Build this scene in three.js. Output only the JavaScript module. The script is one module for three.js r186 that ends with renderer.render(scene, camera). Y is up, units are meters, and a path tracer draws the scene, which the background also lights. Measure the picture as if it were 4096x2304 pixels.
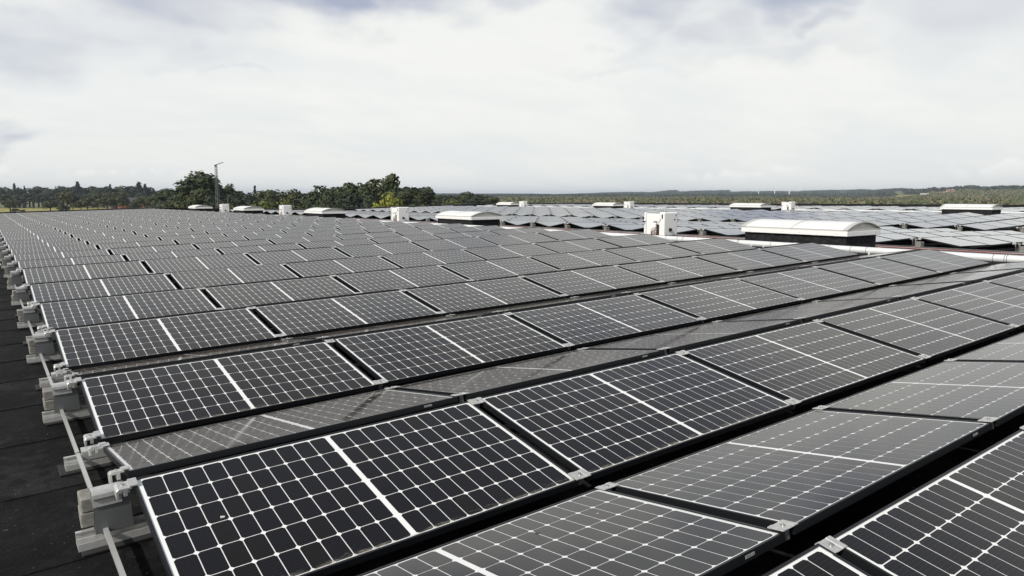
import * as THREE from 'three';
import { mergeGeometries, toCreasedNormals } from 'three/addons/utils/BufferGeometryUtils.js';
import { RoundedBoxGeometry } from 'three/addons/geometries/RoundedBoxGeometry.js';

// World: x runs along the panel rows (to the right and away), -z runs across the rows (away), y up. v below means -z.
// ---------------------------------------------------------------- camera, sky, sun, exposure
const scene = new THREE.Scene();
const D2R = Math.PI / 180;
const EYE = [-0.469, 1.496, 2.602], YAW = 36.565 * D2R, PITCH = 7.469 * D2R;
const camera = new THREE.PerspectiveCamera(44.25, 16 / 9, 0.05, 40000);
camera.position.set(...EYE);
camera.lookAt(EYE[0] + Math.sin(YAW) * Math.cos(PITCH), EYE[1] - Math.sin(PITCH), EYE[2] - Math.cos(YAW) * Math.cos(PITCH));
camera.updateMatrixWorld(); camera.updateProjectionMatrix();
scene.add(camera);
const renderer = new THREE.WebGLRenderer({ antialias: true });
renderer.toneMapping = THREE.LinearToneMapping;
renderer.toneMappingExposure = 1.0;
renderer.shadowMap.enabled = true;
const SUN_DIR = new THREE.Vector3(-0.80, 0.62, 0.22).normalize();
const sun = new THREE.DirectionalLight(new THREE.Color(1, 0.955, 0.89), 3.9);
sun.position.copy(SUN_DIR).multiplyScalar(150).add(new THREE.Vector3(30, 0, -35));
sun.target.position.set(30, 0, -35);
sun.castShadow = true; sun.shadow.radius = 3; sun.shadow.mapSize.set(4096, 4096);
Object.assign(sun.shadow.camera, { left: -70, right: 70, top: 70, bottom: -70, near: 10, far: 320 });
scene.add(sun, sun.target);

let seed = 7;
const rnd = () => { seed = (seed * 1664525 + 1013904223) >>> 0; return seed / 4294967296; };
const rr = (a, b) => a + (b - a) * rnd();
function hash3(x, y, z) { let h = (x * 374761393 + y * 668265263 + z * 2147483647) | 0; h = Math.imul(h ^ (h >>> 13), 1274126177); h ^= h >>> 16; return (h >>> 0) / 4294967296; }
function noise3(x, y, z) {
  const xi = Math.floor(x), yi = Math.floor(y), zi = Math.floor(z); let fx = x - xi, fy = y - yi, fz = z - zi;
  fx = fx * fx * (3 - 2 * fx); fy = fy * fy * (3 - 2 * fy); fz = fz * fz * (3 - 2 * fz);
  const l = (a, b, t) => a + (b - a) * t, H = (i, j, k) => hash3(xi + i, yi + j, zi + k);
  return l(l(l(H(0, 0, 0), H(1, 0, 0), fx), l(H(0, 1, 0), H(1, 1, 0), fx), fy), l(l(H(0, 0, 1), H(1, 0, 1), fx), l(H(0, 1, 1), H(1, 1, 1), fx), fy), fz);
}
function fbm(x, y, z, n) { let s = 0, a = 0.5, t = 0; for (let i = 0; i < n; i++) { s += a * noise3(x, y, z); t += a; x = x * 2.03 + 11.7; y = y * 2.03 + 5.1; z = z * 2.03 + 3.3; a *= 0.5; } return s / t; }
const sstep = (a, b, x) => { const t = Math.min(1, Math.max(0, (x - a) / (b - a))); return t * t * (3 - 2 * t); };

// The sky: a bright, thin, broken cloud sheet; blue-grey cloud bellies and gaps higher up; small cumulus low over the horizon.
{
  const W = 2560, H = 1280, data = new Float32Array(W * H * 4);
  // cloud bellies: [bearing (deg from -z towards +x), elevation, half width, half height, strength]
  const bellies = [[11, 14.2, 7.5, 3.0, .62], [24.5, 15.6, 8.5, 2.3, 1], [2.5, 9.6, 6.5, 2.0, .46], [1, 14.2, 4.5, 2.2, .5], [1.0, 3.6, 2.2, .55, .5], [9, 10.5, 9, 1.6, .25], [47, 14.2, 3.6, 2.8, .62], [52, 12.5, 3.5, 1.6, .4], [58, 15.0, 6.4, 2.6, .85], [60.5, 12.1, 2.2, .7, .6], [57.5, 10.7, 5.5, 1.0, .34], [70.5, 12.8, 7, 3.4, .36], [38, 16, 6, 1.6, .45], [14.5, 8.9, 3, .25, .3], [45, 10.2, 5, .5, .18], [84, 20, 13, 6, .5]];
  for (let i = 0; i < 46; i++) bellies.push([85 + hash3(i, 1, 5) * 265, 5 + hash3(i, 2, 5) * 40, 4 + hash3(i, 3, 5) * 9, 1.2 + hash3(i, 4, 5) * 3.5, .3 + hash3(i, 5, 5) * .55]);
  for (let i = 0; i < 26; i++) bellies.push([hash3(i, 7, 5) * 85 - 5, 20 + hash3(i, 8, 5) * 38, 5 + hash3(i, 9, 5) * 10, 2 + hash3(i, 10, 5) * 4, .3 + hash3(i, 11, 5) * .5]);
  for (let j = 0; j < H; j++) {
    const el = ((j + .5) / H - .5) * Math.PI, sy = Math.sin(el), cy = Math.cos(el);
    for (let i = 0; i < W; i++) {
      const az = ((i + .5) / W - .5) * 2 * Math.PI, x = cy * Math.cos(az), z = cy * Math.sin(az), o = (j * W + i) * 4;
      let r, g, b;
      if (el < -0.005) { r = .36; g = .37; b = .36; }
      else {
        const e = el / D2R, bear = Math.atan2(x, -z) / D2R;
        const q = 1 / (Math.max(0, sy) + .16), px = x * q, pz = z * q;
        // high thin sheet, streaked
        const wob = fbm(px * .9, 3, pz * .9, 3);
        const sheet = fbm(px * 1.1 + wob * .9, .5, pz * 2.0 + wob * 1.1, 6);
        const fine = fbm(px * 7 + wob * 3, 9, pz * 10, 4);
        let cover = .62 * sheet + .2 * fine + .18 * wob;
        // how much of the blue-grey shows
        let grey = sstep(.62, .38, cover) * (.03 + .35 * sstep(9, 40, e));
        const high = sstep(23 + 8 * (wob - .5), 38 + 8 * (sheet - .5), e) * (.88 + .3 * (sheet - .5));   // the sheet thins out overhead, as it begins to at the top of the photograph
        const n1 = fbm(bear * .22 + 3, e * .6, 2, 6) - .5, n2 = fbm(bear * .3, e * .7 + 8, 6, 6) - .5;
        for (const [ba, be, bw, bh, bs] of bellies) {
          let da = bear - ba; if (da > 180) da -= 360; if (da < -180) da += 360;
          if (Math.abs(da) > bw * 2 + 5 || Math.abs(e - be) > bh * 2 + 3) continue;
          const d = Math.hypot((da + n1 * 9) / bw, (e - be + n2 * 4.5) / bh);
          if (d < 2) grey = Math.max(grey, bs * sstep(1.75, .1, d) * (.6 + .75 * fine));
        }
        grey = Math.min(1, grey);
        const lift = sstep(0, 9, e);
        let wr = .893 + .03 * lift + (fine - .5) * .03, wg = .902 + .03 * lift + (fine - .5) * .03, wb = .872 + .03 * lift + (fine - .5) * .025;
        // faint blue veil low down between the streaks
        const veil = sstep(.60, .38, sheet) * .055 * (1 - sstep(12, 26, e)); wr -= veil * .75; wg -= veil * .5; wb -= veil * .2;
        const gr = .42, gg = .465, gb = .59;
        r = wr + (gr - wr) * grey; g = wg + (gg - wg) * grey; b = wb + (gb - wb) * grey;
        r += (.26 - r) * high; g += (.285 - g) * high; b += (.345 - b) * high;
        // low cumulus heads
        if (e < 5) {
          const base = .9 + .5 * noise3(bear * .21, 1, 0), head = base + .5 + 2.6 * Math.pow(fbm(bear * .30, 2, 0, 2), 1.6) * sstep(.38, .62, noise3(bear * .09 + 3, 7, 0));
          const edge = fbm(bear * 1.6, e * 2.6, 4, 5);
          const inC = sstep(0, .35, head - e + (edge - .5) * 1.5) * sstep(base - .6, base + .1, e) * sstep(.36, .6, noise3(bear * .11, 3, 9));
          const lum = .90 + .12 * sstep(base, head, e + (edge - .5) * 1.2);
          r += (lum * .985 - r) * inC * .62; g += (lum * .985 - g) * inC * .62; b += (lum * .955 - b) * inC * .62;
        }
      }
      data[o] = r; data[o + 1] = g; data[o + 2] = b; data[o + 3] = 1;
    }
  }
  const t = new THREE.DataTexture(data, W, H, THREE.RGBAFormat, THREE.FloatType);
  t.mapping = THREE.EquirectangularReflectionMapping; t.magFilter = THREE.LinearFilter; t.minFilter = THREE.LinearFilter; t.needsUpdate = true;
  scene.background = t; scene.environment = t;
}
scene.fog = new THREE.FogExp2(0xccd8e6, 0.00008);

// ---------------------------------------------------------------- helpers
const used = {};
function numbered(n) { const k = used[n] = (used[n] ?? -1) + 1; return k ? n + '_' + String(k).padStart(3, '0') : n; }
function tag(o, label, category, group, kind) { if (label) o.userData.label = label; if (category) o.userData.category = category; if (group) o.userData.group = group; if (kind) o.userData.kind = kind; return o; }
function mesh(name, geo, mat, parent) { const m = new THREE.Mesh(geo, mat); m.name = parent ? name : numbered(name); m.castShadow = m.receiveShadow = true; (parent || scene).add(m); return m; }
function group(name, label, category, grp) { const g = new THREE.Group(); g.name = numbered(name); scene.add(g); return tag(g, label, category, grp); }
function bx(w, h, d, x = 0, y = 0, z = 0) { return new THREE.BoxGeometry(w, h, d).translate(x, y, z); }
function cyl(r0, r1, h, n, x, y, z, axis) { const g = new THREE.CylinderGeometry(r1, r0, h, n); if (axis === 'x') g.rotateZ(Math.PI / 2); if (axis === 'z') g.rotateX(Math.PI / 2); return g.translate(x, y, z); }
function merge(l) { return mergeGeometries(l.map(g => g.index ? g.toNonIndexed() : g)); }
function bar(a, b, r0, r1, n = 6) { const A = new THREE.Vector3(...a), B = new THREE.Vector3(...b), d = B.clone().sub(A); const g = new THREE.CylinderGeometry(r1, r0, d.length(), n); g.applyQuaternion(new THREE.Quaternion().setFromUnitVectors(new THREE.Vector3(0, 1, 0), d.normalize())); return g.translate((A.x + B.x) / 2, (A.y + B.y) / 2, (A.z + B.z) / 2).toNonIndexed(); }
function std(r, g, b, rough, o = {}) { const m = new THREE.MeshPhysicalMaterial({ roughness: rough, ...o }); m.color.setRGB(r, g, b); return m; }
function tex(W, H, fn, srgb, rx = 1, ry = 1) {
  const d = new Uint8Array(W * H * 4);
  for (let j = 0; j < H; j++) for (let i = 0; i < W; i++) { const c = fn(i / W, j / H, i, j), o = (j * W + i) * 4; d[o] = Math.max(0, Math.min(255, c[0])); d[o + 1] = Math.max(0, Math.min(255, c[1])); d[o + 2] = Math.max(0, Math.min(255, c[2])); d[o + 3] = 255; }
  const t = new THREE.DataTexture(d, W, H); t.wrapS = t.wrapT = THREE.RepeatWrapping; t.magFilter = THREE.LinearFilter; t.minFilter = THREE.LinearFilter; if (srgb) t.colorSpace = THREE.SRGBColorSpace; t.repeat.set(rx, ry); t.needsUpdate = true; return t;
}
// noise that repeats over [0,1)
function tnoise(x, y, n, s) { const xi = Math.floor(x * n), yi = Math.floor(y * n); let fx = x * n - xi, fy = y * n - yi; fx = fx * fx * (3 - 2 * fx); fy = fy * fy * (3 - 2 * fy); const m = k => ((k % n) + n) % n, h = (i, j) => hash3(m(xi + i), m(yi + j), s); return (h(0, 0) * (1 - fx) + h(1, 0) * fx) * (1 - fy) + (h(0, 1) * (1 - fx) + h(1, 1) * fx) * fy; }
const ORD = ['zeroth', 'first', 'second', 'third', 'fourth', 'fifth', 'sixth', 'seventh', 'eighth', 'ninth', 'tenth', 'eleventh', 'twelfth', 'thirteenth', 'fourteenth', 'fifteenth', 'sixteenth', 'seventeenth', 'eighteenth', 'nineteenth', 'twentieth'];
const TENS = ['', '', 'twenty', 'thirty', 'forty'];
const ord = n => n <= 20 ? ORD[n] : n % 10 ? TENS[Math.floor(n / 10)] + '-' + ORD[n % 10] : TENS[n / 10].replace('ty', 'tieth');

// The roof: level of the panels' lower edges over (u, v); the felt lies ROOF below it.
const PROFILE = [[-40, -0.97], [0, 0], [13.7, .331], [19.8, .187], [33.5, -.09], [35.1, 0], [48.8, .325], [53.6, .405], [90, .43]];
function profile(u) { for (let i = 1; i < PROFILE.length; i++) if (u <= PROFILE[i][0]) { const [a, za] = PROFILE[i - 1], [b, zb] = PROFILE[i]; return za + (zb - za) * (u - a) / (b - a); } return .43; }
const fall = v => -.00253 * v - .0028 * Math.max(0, v - 18);
const level = (u, v) => profile(u) + fall(v);
const ROOF = .14;
const slopeU = u => (profile(u + .2) - profile(u - .2)) / .4;

// ---------------------------------------------------------------- materials
const feltFn = (lo, hi, k) => (x, y) => { const n = .26 * tnoise(x, y, 512 * k, 1) + .22 * tnoise(x, y, 256 * k, 2) + .17 * tnoise(x, y, 90, 3) + .18 * tnoise(x, y, 24, 4) + .17 * tnoise(x, y, 7, 5); const sp = tnoise(x, y, 512 * k, 9) > .94 ? 18 : 0, f = tnoise(x, y, 170, 15), fl = f > .955 && tnoise(x, y, 20, 16) > .45 ? 70 : 0; const st = sstep(.60, .66, .6 * tnoise(x, y, 9, 17) + .4 * tnoise(x, y, 40, 18)) * 11; const c = lo + (hi - lo) * sstep(.25, .75, n) + sp + fl + st; return [c * 1.0, c, c * (st > 2 ? 1.0 : 1.06)]; };
const feltMap = tex(2048, 2048, feltFn(9, 31, 2), true), feltBump = tex(512, 512, (x, y) => { const c = 255 * (.6 * tnoise(x, y, 256, 12) + .4 * tnoise(x, y, 120, 13)); return [c, c, c]; }, false);
const matFelt = new THREE.MeshPhysicalMaterial({ specularIntensity: .3, map: feltMap, bumpMap: feltBump, bumpScale: .003, roughness: .93 });
const curbMap = tex(512, 512, feltFn(14, 52, 1), true);
const matCurb = new THREE.MeshPhysicalMaterial({ specularIntensity: .4, map: curbMap, bumpMap: feltBump, bumpScale: .003, roughness: .9 });
const matFrame = std(.010, .011, .013, .4, { specularIntensity: .6 });
const matUnderShade = std(.012, .012, .013, .7);  // added sheet; the shade under the panels is put into its black colour
const GLASS = .075;
const matSheet = std(.82, .83, .81, GLASS, { ior: 1.4 });
// nine fine bus wires and their solder pads cross each half cell
const cellMap = (r, g, b) => tex(64, 288, (x, y, i, j) => { const k = (j % 32), wire = Math.abs(k - 16) < 1.1, pad = wire && (i % 16 < 2); const n = .9 + .2 * tnoise(x, y, 16, 3); const w = wire ? (pad ? 56 : 34) : 0; return [Math.max(w, r * n), Math.max(w, g * n), Math.max(w * 1.02, b * n)]; }, true);
// the front block has anti-reflective glass, the blocks behind get extra reflection, added to brighten them
const CELLS = [[13, 11, 12, 1, .92, .85], [11, 10, 14, 1, .95, .92], [14, 12, 11, 1, .91, .83], [10, 10, 15, .98, .93, .93]];
const cellMaps = CELLS.map(([r, g, b]) => cellMap(r, g, b));
const cellMats = CELLS.map(([r, g, b, sr, sg, sb], i) => new THREE.MeshPhysicalMaterial({ map: cellMaps[i], roughness: GLASS, ior: 1.43, specularColor: new THREE.Color(sr, sg, sb), sheen: .2, sheenRoughness: .55, sheenColor: new THREE.Color(1, .8, .62) }));
const brightCellMats = CELLS.map((c, i) => new THREE.MeshPhysicalMaterial({ map: cellMaps[i], roughness: GLASS, ior: 1.6, clearcoat: 1, clearcoatRoughness: .08 }));
const brightSheet = std(.82, .83, .81, GLASS, { ior: 1.6, clearcoat: 1, clearcoatRoughness: .08 });
const alMap = tex(256, 256, (x, y) => { const n = .5 * tnoise(x, y, 12, 21) + .5 * tnoise(x, y, 80, 22), c = 178 + 36 * n - (tnoise(x, y, 64, 23) > .93 ? 60 : 0); return [c, c, c * .985]; }, true, 5, 5);
const matAl = new THREE.MeshStandardMaterial({ map: alMap, roughness: .38, metalness: .4 });
const matAlDull = std(.17, .175, .18, .45, { metalness: .5 });
const matSteel = std(.5, .5, .5, .3, { metalness: .9 });
const concMap = tex(256, 256, (x, y) => { const n = .4 * tnoise(x, y, 6, 31) + .3 * tnoise(x, y, 40, 32) + .3 * tnoise(x, y, 128, 33), c = 84 + 88 * n; return [c, c * .985, c * .93]; }, true);
const matConc = new THREE.MeshStandardMaterial({ map: concMap, bumpMap: concMap, bumpScale: .002, roughness: .95 });
const matRubber = std(.014, .014, .014, .8);
const matWhite = std(.80, .80, .785, .38), matWhiteGloss = std(.82, .82, .80, .2), matOff = std(.60, .59, .55, .5), matSeal = std(.5, .49, .46, .5);
const matPipe = std(.72, .74, .74, .38, { metalness: .15 });
const matBlack = std(.012, .012, .013, .45), matRed = std(.30, .045, .035, .55), matOrange = std(.40, .19, .05, .55), matGreyCable = std(.45, .45, .43, .5);
const matWire = std(.6, .6, .6, .4, { metalness: .7 });
const matGlassDark = std(.02, .022, .026, .12);
// ---------------------------------------------------------------- the roof and its building
const U0 = -7, U1 = 70.2, V0 = -9, V1 = 80;
const GROUND = -12.5;
{
  const us = [U0, ...PROFILE.map(p => p[0]).filter(u => u > U0 && u < U1), U1];
  const roof = group('roof'); roof.userData.kind = 'structure';
  // deck under the felt
  const pos = [], idx = [];
  const vs = [V0, 18, V1];
  us.forEach(u => vs.forEach(v => { pos.push(u, level(u, v) - ROOF - .012, -v); }));
  for (let i = 0; i < us.length - 1; i++) for (let j = 0; j < 2; j++) { const a = i * 3 + j, b = a + 1, c = a + 3, d = c + 1; idx.push(a, c, b, b, c, d); }
  const g = new THREE.BufferGeometry(); g.setAttribute('position', new THREE.Float32BufferAttribute(pos, 3)); g.setIndex(idx); g.computeVertexNormals();
  mesh('roof_deck', g, matFelt.clone(), roof).material.map = null; roof.children[0].material.bumpMap = null; roof.children[0].material.color.setRGB(.015, .015, .016);
  // rolls of roofing felt, one metre wide, each lapping over the next
  for (let k = 0; k < V1 - V0; k++) {
    const v0 = V0 + k + (hash3(k, 3, 3) - .5) * .05, v1 = V0 + k + 1.09, p = [], t = [], ix = [];
    const off = hash3(k, 4, 4) * 3;
    const rows = [[v0, .0], [v0, .007], [v0 + .05, .0075], [v1, .0005]];
    us.forEach(u => rows.forEach(([v, h], r) => { p.push(u, level(u, v) - ROOF + h, -v); t.push((u + off * 2) / 2.8, (v + off * .7) / 2.8 + (r === 0 ? .003 : 0)); }));
    for (let i = 0; i < us.length - 1; i++) for (let j = 0; j < 3; j++) { const a = i * 4 + j, b = a + 1, c = a + 4, d = c + 1; ix.push(a, c, b, b, c, d); }
    const gg = new THREE.BufferGeometry(); gg.setAttribute('position', new THREE.Float32BufferAttribute(p, 3)); gg.setAttribute('uv', new THREE.Float32BufferAttribute(t, 2)); gg.setIndex(ix);
    const flat = gg.toNonIndexed(); flat.computeVertexNormals();
    mesh('felt_strip', flat, matFelt, roof);
  }
  // parapets: upstand and metal capping following the roof's fall
  const upMat = matCurb, capMat = std(.03, .031, .034, .45, { metalness: .3 });
  function parapet(name, label, pts, h = .37) {   // pts: centre line [u, v]
    const pg = group(name, label, 'parapet');
    const w = .34;
    for (let s = 0; s < pts.length - 1; s++) {
      const [ua, va] = pts[s], [ub, vb] = pts[s + 1], L = Math.hypot(ub - ua, vb - va), nx = -(vb - va) / L, nv = (ub - ua) / L;
      const sec = (wd, y0, y1) => { const q = []; for (const [u, v] of [[ua, va], [ub, vb]]) for (const [sd, y] of [[-1, y0], [-1, y1], [1, y1], [1, y0]]) q.push(u + nx * sd * wd / 2, level(u, v) - ROOF + y, -(v + nv * sd * wd / 2)); return q; };
      const mk = (wd, y0, y1) => { const q = sec(wd, y0, y1), gg = new THREE.BufferGeometry(); gg.setAttribute('position', new THREE.Float32BufferAttribute(q, 3)); const ix = []; for (let i = 0; i < 4; i++) { const j = (i + 1) % 4; ix.push(i, j, i + 4, j, j + 4, i + 4); } ix.push(0, 2, 1, 0, 3, 2, 4, 5, 6, 4, 6, 7); gg.setIndex(ix); const f = gg.toNonIndexed(); f.computeVertexNormals(); const pp = f.attributes.position, uv = []; for (let i = 0; i < pp.count; i++) uv.push((pp.getX(i) + pp.getZ(i)) / 1.2, (pp.getY(i) + pp.getZ(i) * .3) / 1.2); f.setAttribute('uv', new THREE.Float32BufferAttribute(uv, 2)); return f; };
      mesh('upstand', mk(w, -.3, h), upMat, pg);
      mesh('capping', mk(w + .06, h + .002, h + .03), capMat, pg);
    }
    return pg;
  }
  const split = (a, b, n) => Array.from({ length: n + 1 }, (_, i) => [a[0] + (b[0] - a[0]) * i / n, a[1] + (b[1] - a[1]) * i / n]);
  const usIn = us.slice(1, -1);
  const back = parapet('parapet_wall', 'long black felted parapet across the far end of the roof', [[U0 + .2, V1 - .2], ...usIn.map(u => [u, V1 - .2]), [U1 - .2, V1 - .2]]);
  const right = parapet('parapet_wall', 'black felted parapet along the right side behind the farthest panel block', split([U1 - .2, V1 - .4], [U1 - .2, V0], 24), .45);
  // bright fixing plates along the right capping
  for (let i = 0; i < 23; i++) { const v = 6 + i * 3.1 + hash3(i, 1, 8); mesh('fixing_plate', bx(.05, .012, .16, U1 - .3, level(U1, v) - ROOF + .488, -v), matAl, right); }
  // walls below
  const walls = group('warehouse_building', 'low warehouse under the roof, walls hidden below the edge', 'building');
  const wm = std(.32, .33, .34, .6), top = -1.9;
  mesh('wall', bx(U1 - U0, top - GROUND, .3, (U0 + U1) / 2, (top + GROUND) / 2, -V1 + .3), wm, walls);
  mesh('wall', bx(.3, top - GROUND, V1 - V0 - .9, U1 - .3, (top + GROUND) / 2, -(V0 + V1) / 2), wm, walls);
  mesh('wall', bx(.3, top - GROUND, V1 - V0 - .9, U0 + .3, (top + GROUND) / 2, -(V0 + V1) / 2), wm, walls);
  mesh('wall', bx(U1 - U0, top - GROUND, .3, (U0 + U1) / 2, (top + GROUND) / 2, -V0 - .3), wm, walls);
  // thin puddle left beside the sixth row
  const sh = new THREE.Shape(), n = 40; for (let i = 0; i < n; i++) { const a = i / n * 2 * Math.PI, r = 1 + .5 * (noise3(Math.cos(a) * 1.7 + 4, Math.sin(a) * 1.7, 1) - .5); const x = Math.cos(a) * r * .42, y = Math.sin(a) * r * .62; i ? sh.lineTo(x, y) : sh.moveTo(x, y); }
  const pg = new THREE.ExtrudeGeometry(sh, { depth: .003, bevelEnabled: false }).rotateX(-Math.PI / 2);
  const pu = mesh('puddle', pg, std(.02, .02, .022, .03, { ior: 1.33 })); pu.position.set(-.62, level(-.62, 18.6) - ROOF + .008, -18.6); pu.rotation.z = slopeU(-.6); pu.userData.kind = 'structure';
}

// ---------------------------------------------------------------- solar panels
const PL = 1.89, PW = 1.038, GAP = .064, TILT = 9.884 * D2R, RG = .136, PITCH_U = PL + GAP;
const ct = Math.cos(TILT), st = Math.sin(TILT);
// local axes of a panel: x along its length, -z up the slope from its lower edge, y out of the glass; origin at the middle of the lower edge
const FR = .011, FH = .035;
const frameGeo = (() => { const b = (w, h, d, x, y, z) => bx(w, h, d, x, y, z); const y = -FH / 2 + .002;
  return merge([b(PL, FH, FR, 0, y, -FR / 2), b(PL, FH, FR, 0, y, -PW + FR / 2), b(FR, FH, PW - 2 * FR, -PL / 2 + FR / 2, y, -PW / 2), b(FR, FH, PW - 2 * FR, PL / 2 - FR / 2, y, -PW / 2)]); })();
const sheetGeo = new THREE.BoxGeometry(PL - 2 * FR, .003, PW - 2 * FR).translate(0, -.0045, -PW / 2);
const underGeo = new THREE.BoxGeometry(PL - 2 * FR - .004, .003, PW - 2 * FR - .004).translate(0, -.0100, -PW / 2);
const endMargin = .019, midBar = .024, sideMargin = .0095;
const CX = (PL - 2 * FR - 2 * endMargin - midBar) / 20, CZ = (PW - 2 * FR - 2 * sideMargin) / 6, CG = .0046;
function cellGeo(th) {
  const a = (CX - CG) / 2, c = (CZ - CG) / 2, k = .0105;
  const s = [[-a + k, -c], [a - k, -c], [a, -c + k], [a, c - k], [a - k, c], [-a + k, c], [-a, c - k], [-a, -c + k]];
  const p = [], uv = [], tri = (A, B, C) => { for (const [x, y, z] of [A, B, C]) { p.push(x, y, z); uv.push(x / (2 * a) + .5, z / (2 * c) + .5); } };
  const T = s.map(([x, z]) => [x, th, z]), Bq = s.map(([x, z]) => [x, 0, z]);
  for (let i = 1; i < 7; i++) tri(T[0], T[i + 1], T[i]);
  if (th > 0 && cellGeo.sides) for (let i = 0; i < 8; i++) { const j = (i + 1) % 8; tri(T[i], T[j], Bq[i]); tri(T[j], Bq[j], Bq[i]); }
  const g = new THREE.BufferGeometry(); g.setAttribute('position', new THREE.Float32BufferAttribute(p, 3)); g.setAttribute('uv', new THREE.Float32BufferAttribute(uv, 2)); g.computeVertexNormals(); return g;
}
const SHEET_TOP = -.003;
cellGeo.sides = true; const oneCell = cellGeo(.0008); cellGeo.sides = false;
const flatCell = cellGeo(.0008);
const cellSpots = []; for (let i = 0; i < 20; i++) for (let j = 0; j < 6; j++) cellSpots.push([-PL / 2 + FR + endMargin + (i + .5) * CX + (i >= 10 ? midBar : 0), -(FR + sideMargin + (j + .5) * CZ)]);
const cellsGeo = merge(cellSpots.map(([x, z]) => flatCell.clone().translate(x, SHEET_TOP + .0002, z)));
const serialMap = tex(64, 16, (x, y, i, j) => { const b = (j > 3 && j < 12 && i > 5 && i < 44 && hash3(i >> 1, 0, 7) > .45) || (i > 48 && i < 58 && j > 3 && j < 12 && hash3(i, j >> 2, 8) > .5); const c = b ? 40 : 150; return [c, c, c]; }, true);
const matSerial = new THREE.MeshStandardMaterial({ map: serialMap, roughness: .6 });
const serialGeo = new THREE.BoxGeometry(.055, .012, .0012).translate(-PL / 2 + .22, -.014, -PW - .0004);
const plugGeo = merge([bx(.09, .02, .07, 0, -.02, -PW * .8)]);

const blocks = [
  { name: 'front block', u: 0, cols: 7, v: 0, pitch: 2.327, n0: -2, n1: 33 },
  { name: 'second block', u: 19.8, cols: 7, v: 3.9 - PW * ct - RG / 2, pitch: 2.40, n0: -3, n1: 30 },
  { name: 'third block', u: 35.1, cols: 7, v: 8.84 - PW * ct - RG / 2, pitch: 2.43, n0: -5, n1: 28 },
  { name: 'farthest block', u: 53.6, cols: 7, v: -.7 - PW * ct - RG / 2, pitch: 2.49, n0: -2, n1: 31 },
];
// the rows do not lie perfectly level: small lifts of single rows of the front block, read from the row lines
const LIFT = { 0: -.006, 1: -.004, 3: -.014, 4: -.006, 5: .046, 6: .016, 7: .005, 9: -.004, 10: -.018, 11: .019, 12: .014, 13: .018, 14: .026, 15: .010, 16: -.014, 17: -.004, 18: .014, 19: -.006, 20: -.006, 21: .002, 22: -.004, 23: .006, 24: 0, 25: 0, 26: -.02, 27: -.004, 28: -.004 };
const slots = [];   // every panel place on the roof
blocks.forEach((b, bi) => {
  for (let k = b.n0; k <= b.n1; k++) for (let face = 0; face < 2; face++) for (let c = 0; c < b.cols; c++) {
    const u = b.u + c * PITCH_U + PL / 2;
    const vb = face === 0 ? b.v + k * b.pitch : b.v + k * b.pitch + 2 * PW * ct + RG;   // lower edge
    if (vb > V1 - 1.5) continue;
    const lift = (bi === 0 ? (LIFT[k] || 0) : (hash3(k, bi, 2) - .5) * .03);
    const y = level(u, vb) + lift + (hash3(k * 2 + face, c, bi) - .5) * .006;
    const su = slopeU(u < b.u + 1 ? b.u + 1 : u > b.u + 12.6 ? b.u + 12.6 : u) + (hash3(c, k * 2 + face, 40 + bi) - .5) * .004, tl = TILT + (hash3(c, k, 50 + bi + face * 9) - .5) * .007;
    const ex = new THREE.Vector3(1, su, 0).normalize(), up = new THREE.Vector3(0, Math.sin(tl), -Math.cos(tl)); if (face) up.z *= -1;
    if (face) ex.negate();
    const nz = up.clone().negate(), ny = new THREE.Vector3().crossVectors(nz, ex).normalize(), nz2 = new THREE.Vector3().crossVectors(ex, ny);
    const m = new THREE.Matrix4().makeBasis(ex, ny, nz2).setPosition(u, y, -vb);
    slots.push({ bi, k, face, c, m, tone: Math.floor(hash3(k * 3 + face, c * 5 + 1, 60 + bi) * 4) });
  }
});
// size of each in the picture
{
  const P = new THREE.Vector3(), eye = new THREE.Vector3(...EYE);
  for (const s of slots) {
    let n = 0; const pr = (x, z) => P.set(x, 0, z).applyMatrix4(s.m).project(camera);
    const ny = new THREE.Vector3().setFromMatrixColumn(s.m, 1), ctr = new THREE.Vector3(0, 0, -PW / 2).applyMatrix4(s.m);
    const facing = ny.dot(eye.clone().sub(ctr).normalize());
    for (let i = 0; i < 5; i++) for (let j = 0; j < 3; j++) { pr((i / 4 - .5) * PL * .96, -PW * (.06 + .44 * j)); if (P.z < 1 && Math.abs(P.x) < 1.0 && Math.abs(P.y) < 1.0) n++; }
    const d = eye.distanceTo(ctr);
    s.area = facing > 0.004 ? facing / (d * d) * n / 15 : 0; s.dist = d; s.cellPx = facing > 0 ? 2833 * CZ * facing / d * (n ? 1 : 0) : 0;
    if (s.face === 1 && s.bi === 0 && s.k > 2) s.area = 0;
    if (s.face === 1 && s.bi > 0) s.area *= .3;
  }
}
const ranked = slots.filter(s => s.area > 0).sort((a, b) => b.area - a.area), single = new Set(ranked.slice(0, 300));
const detailed = new Set(ranked.filter(s => s.cellPx > 7.5 && single.has(s)).slice(0, 72));
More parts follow.
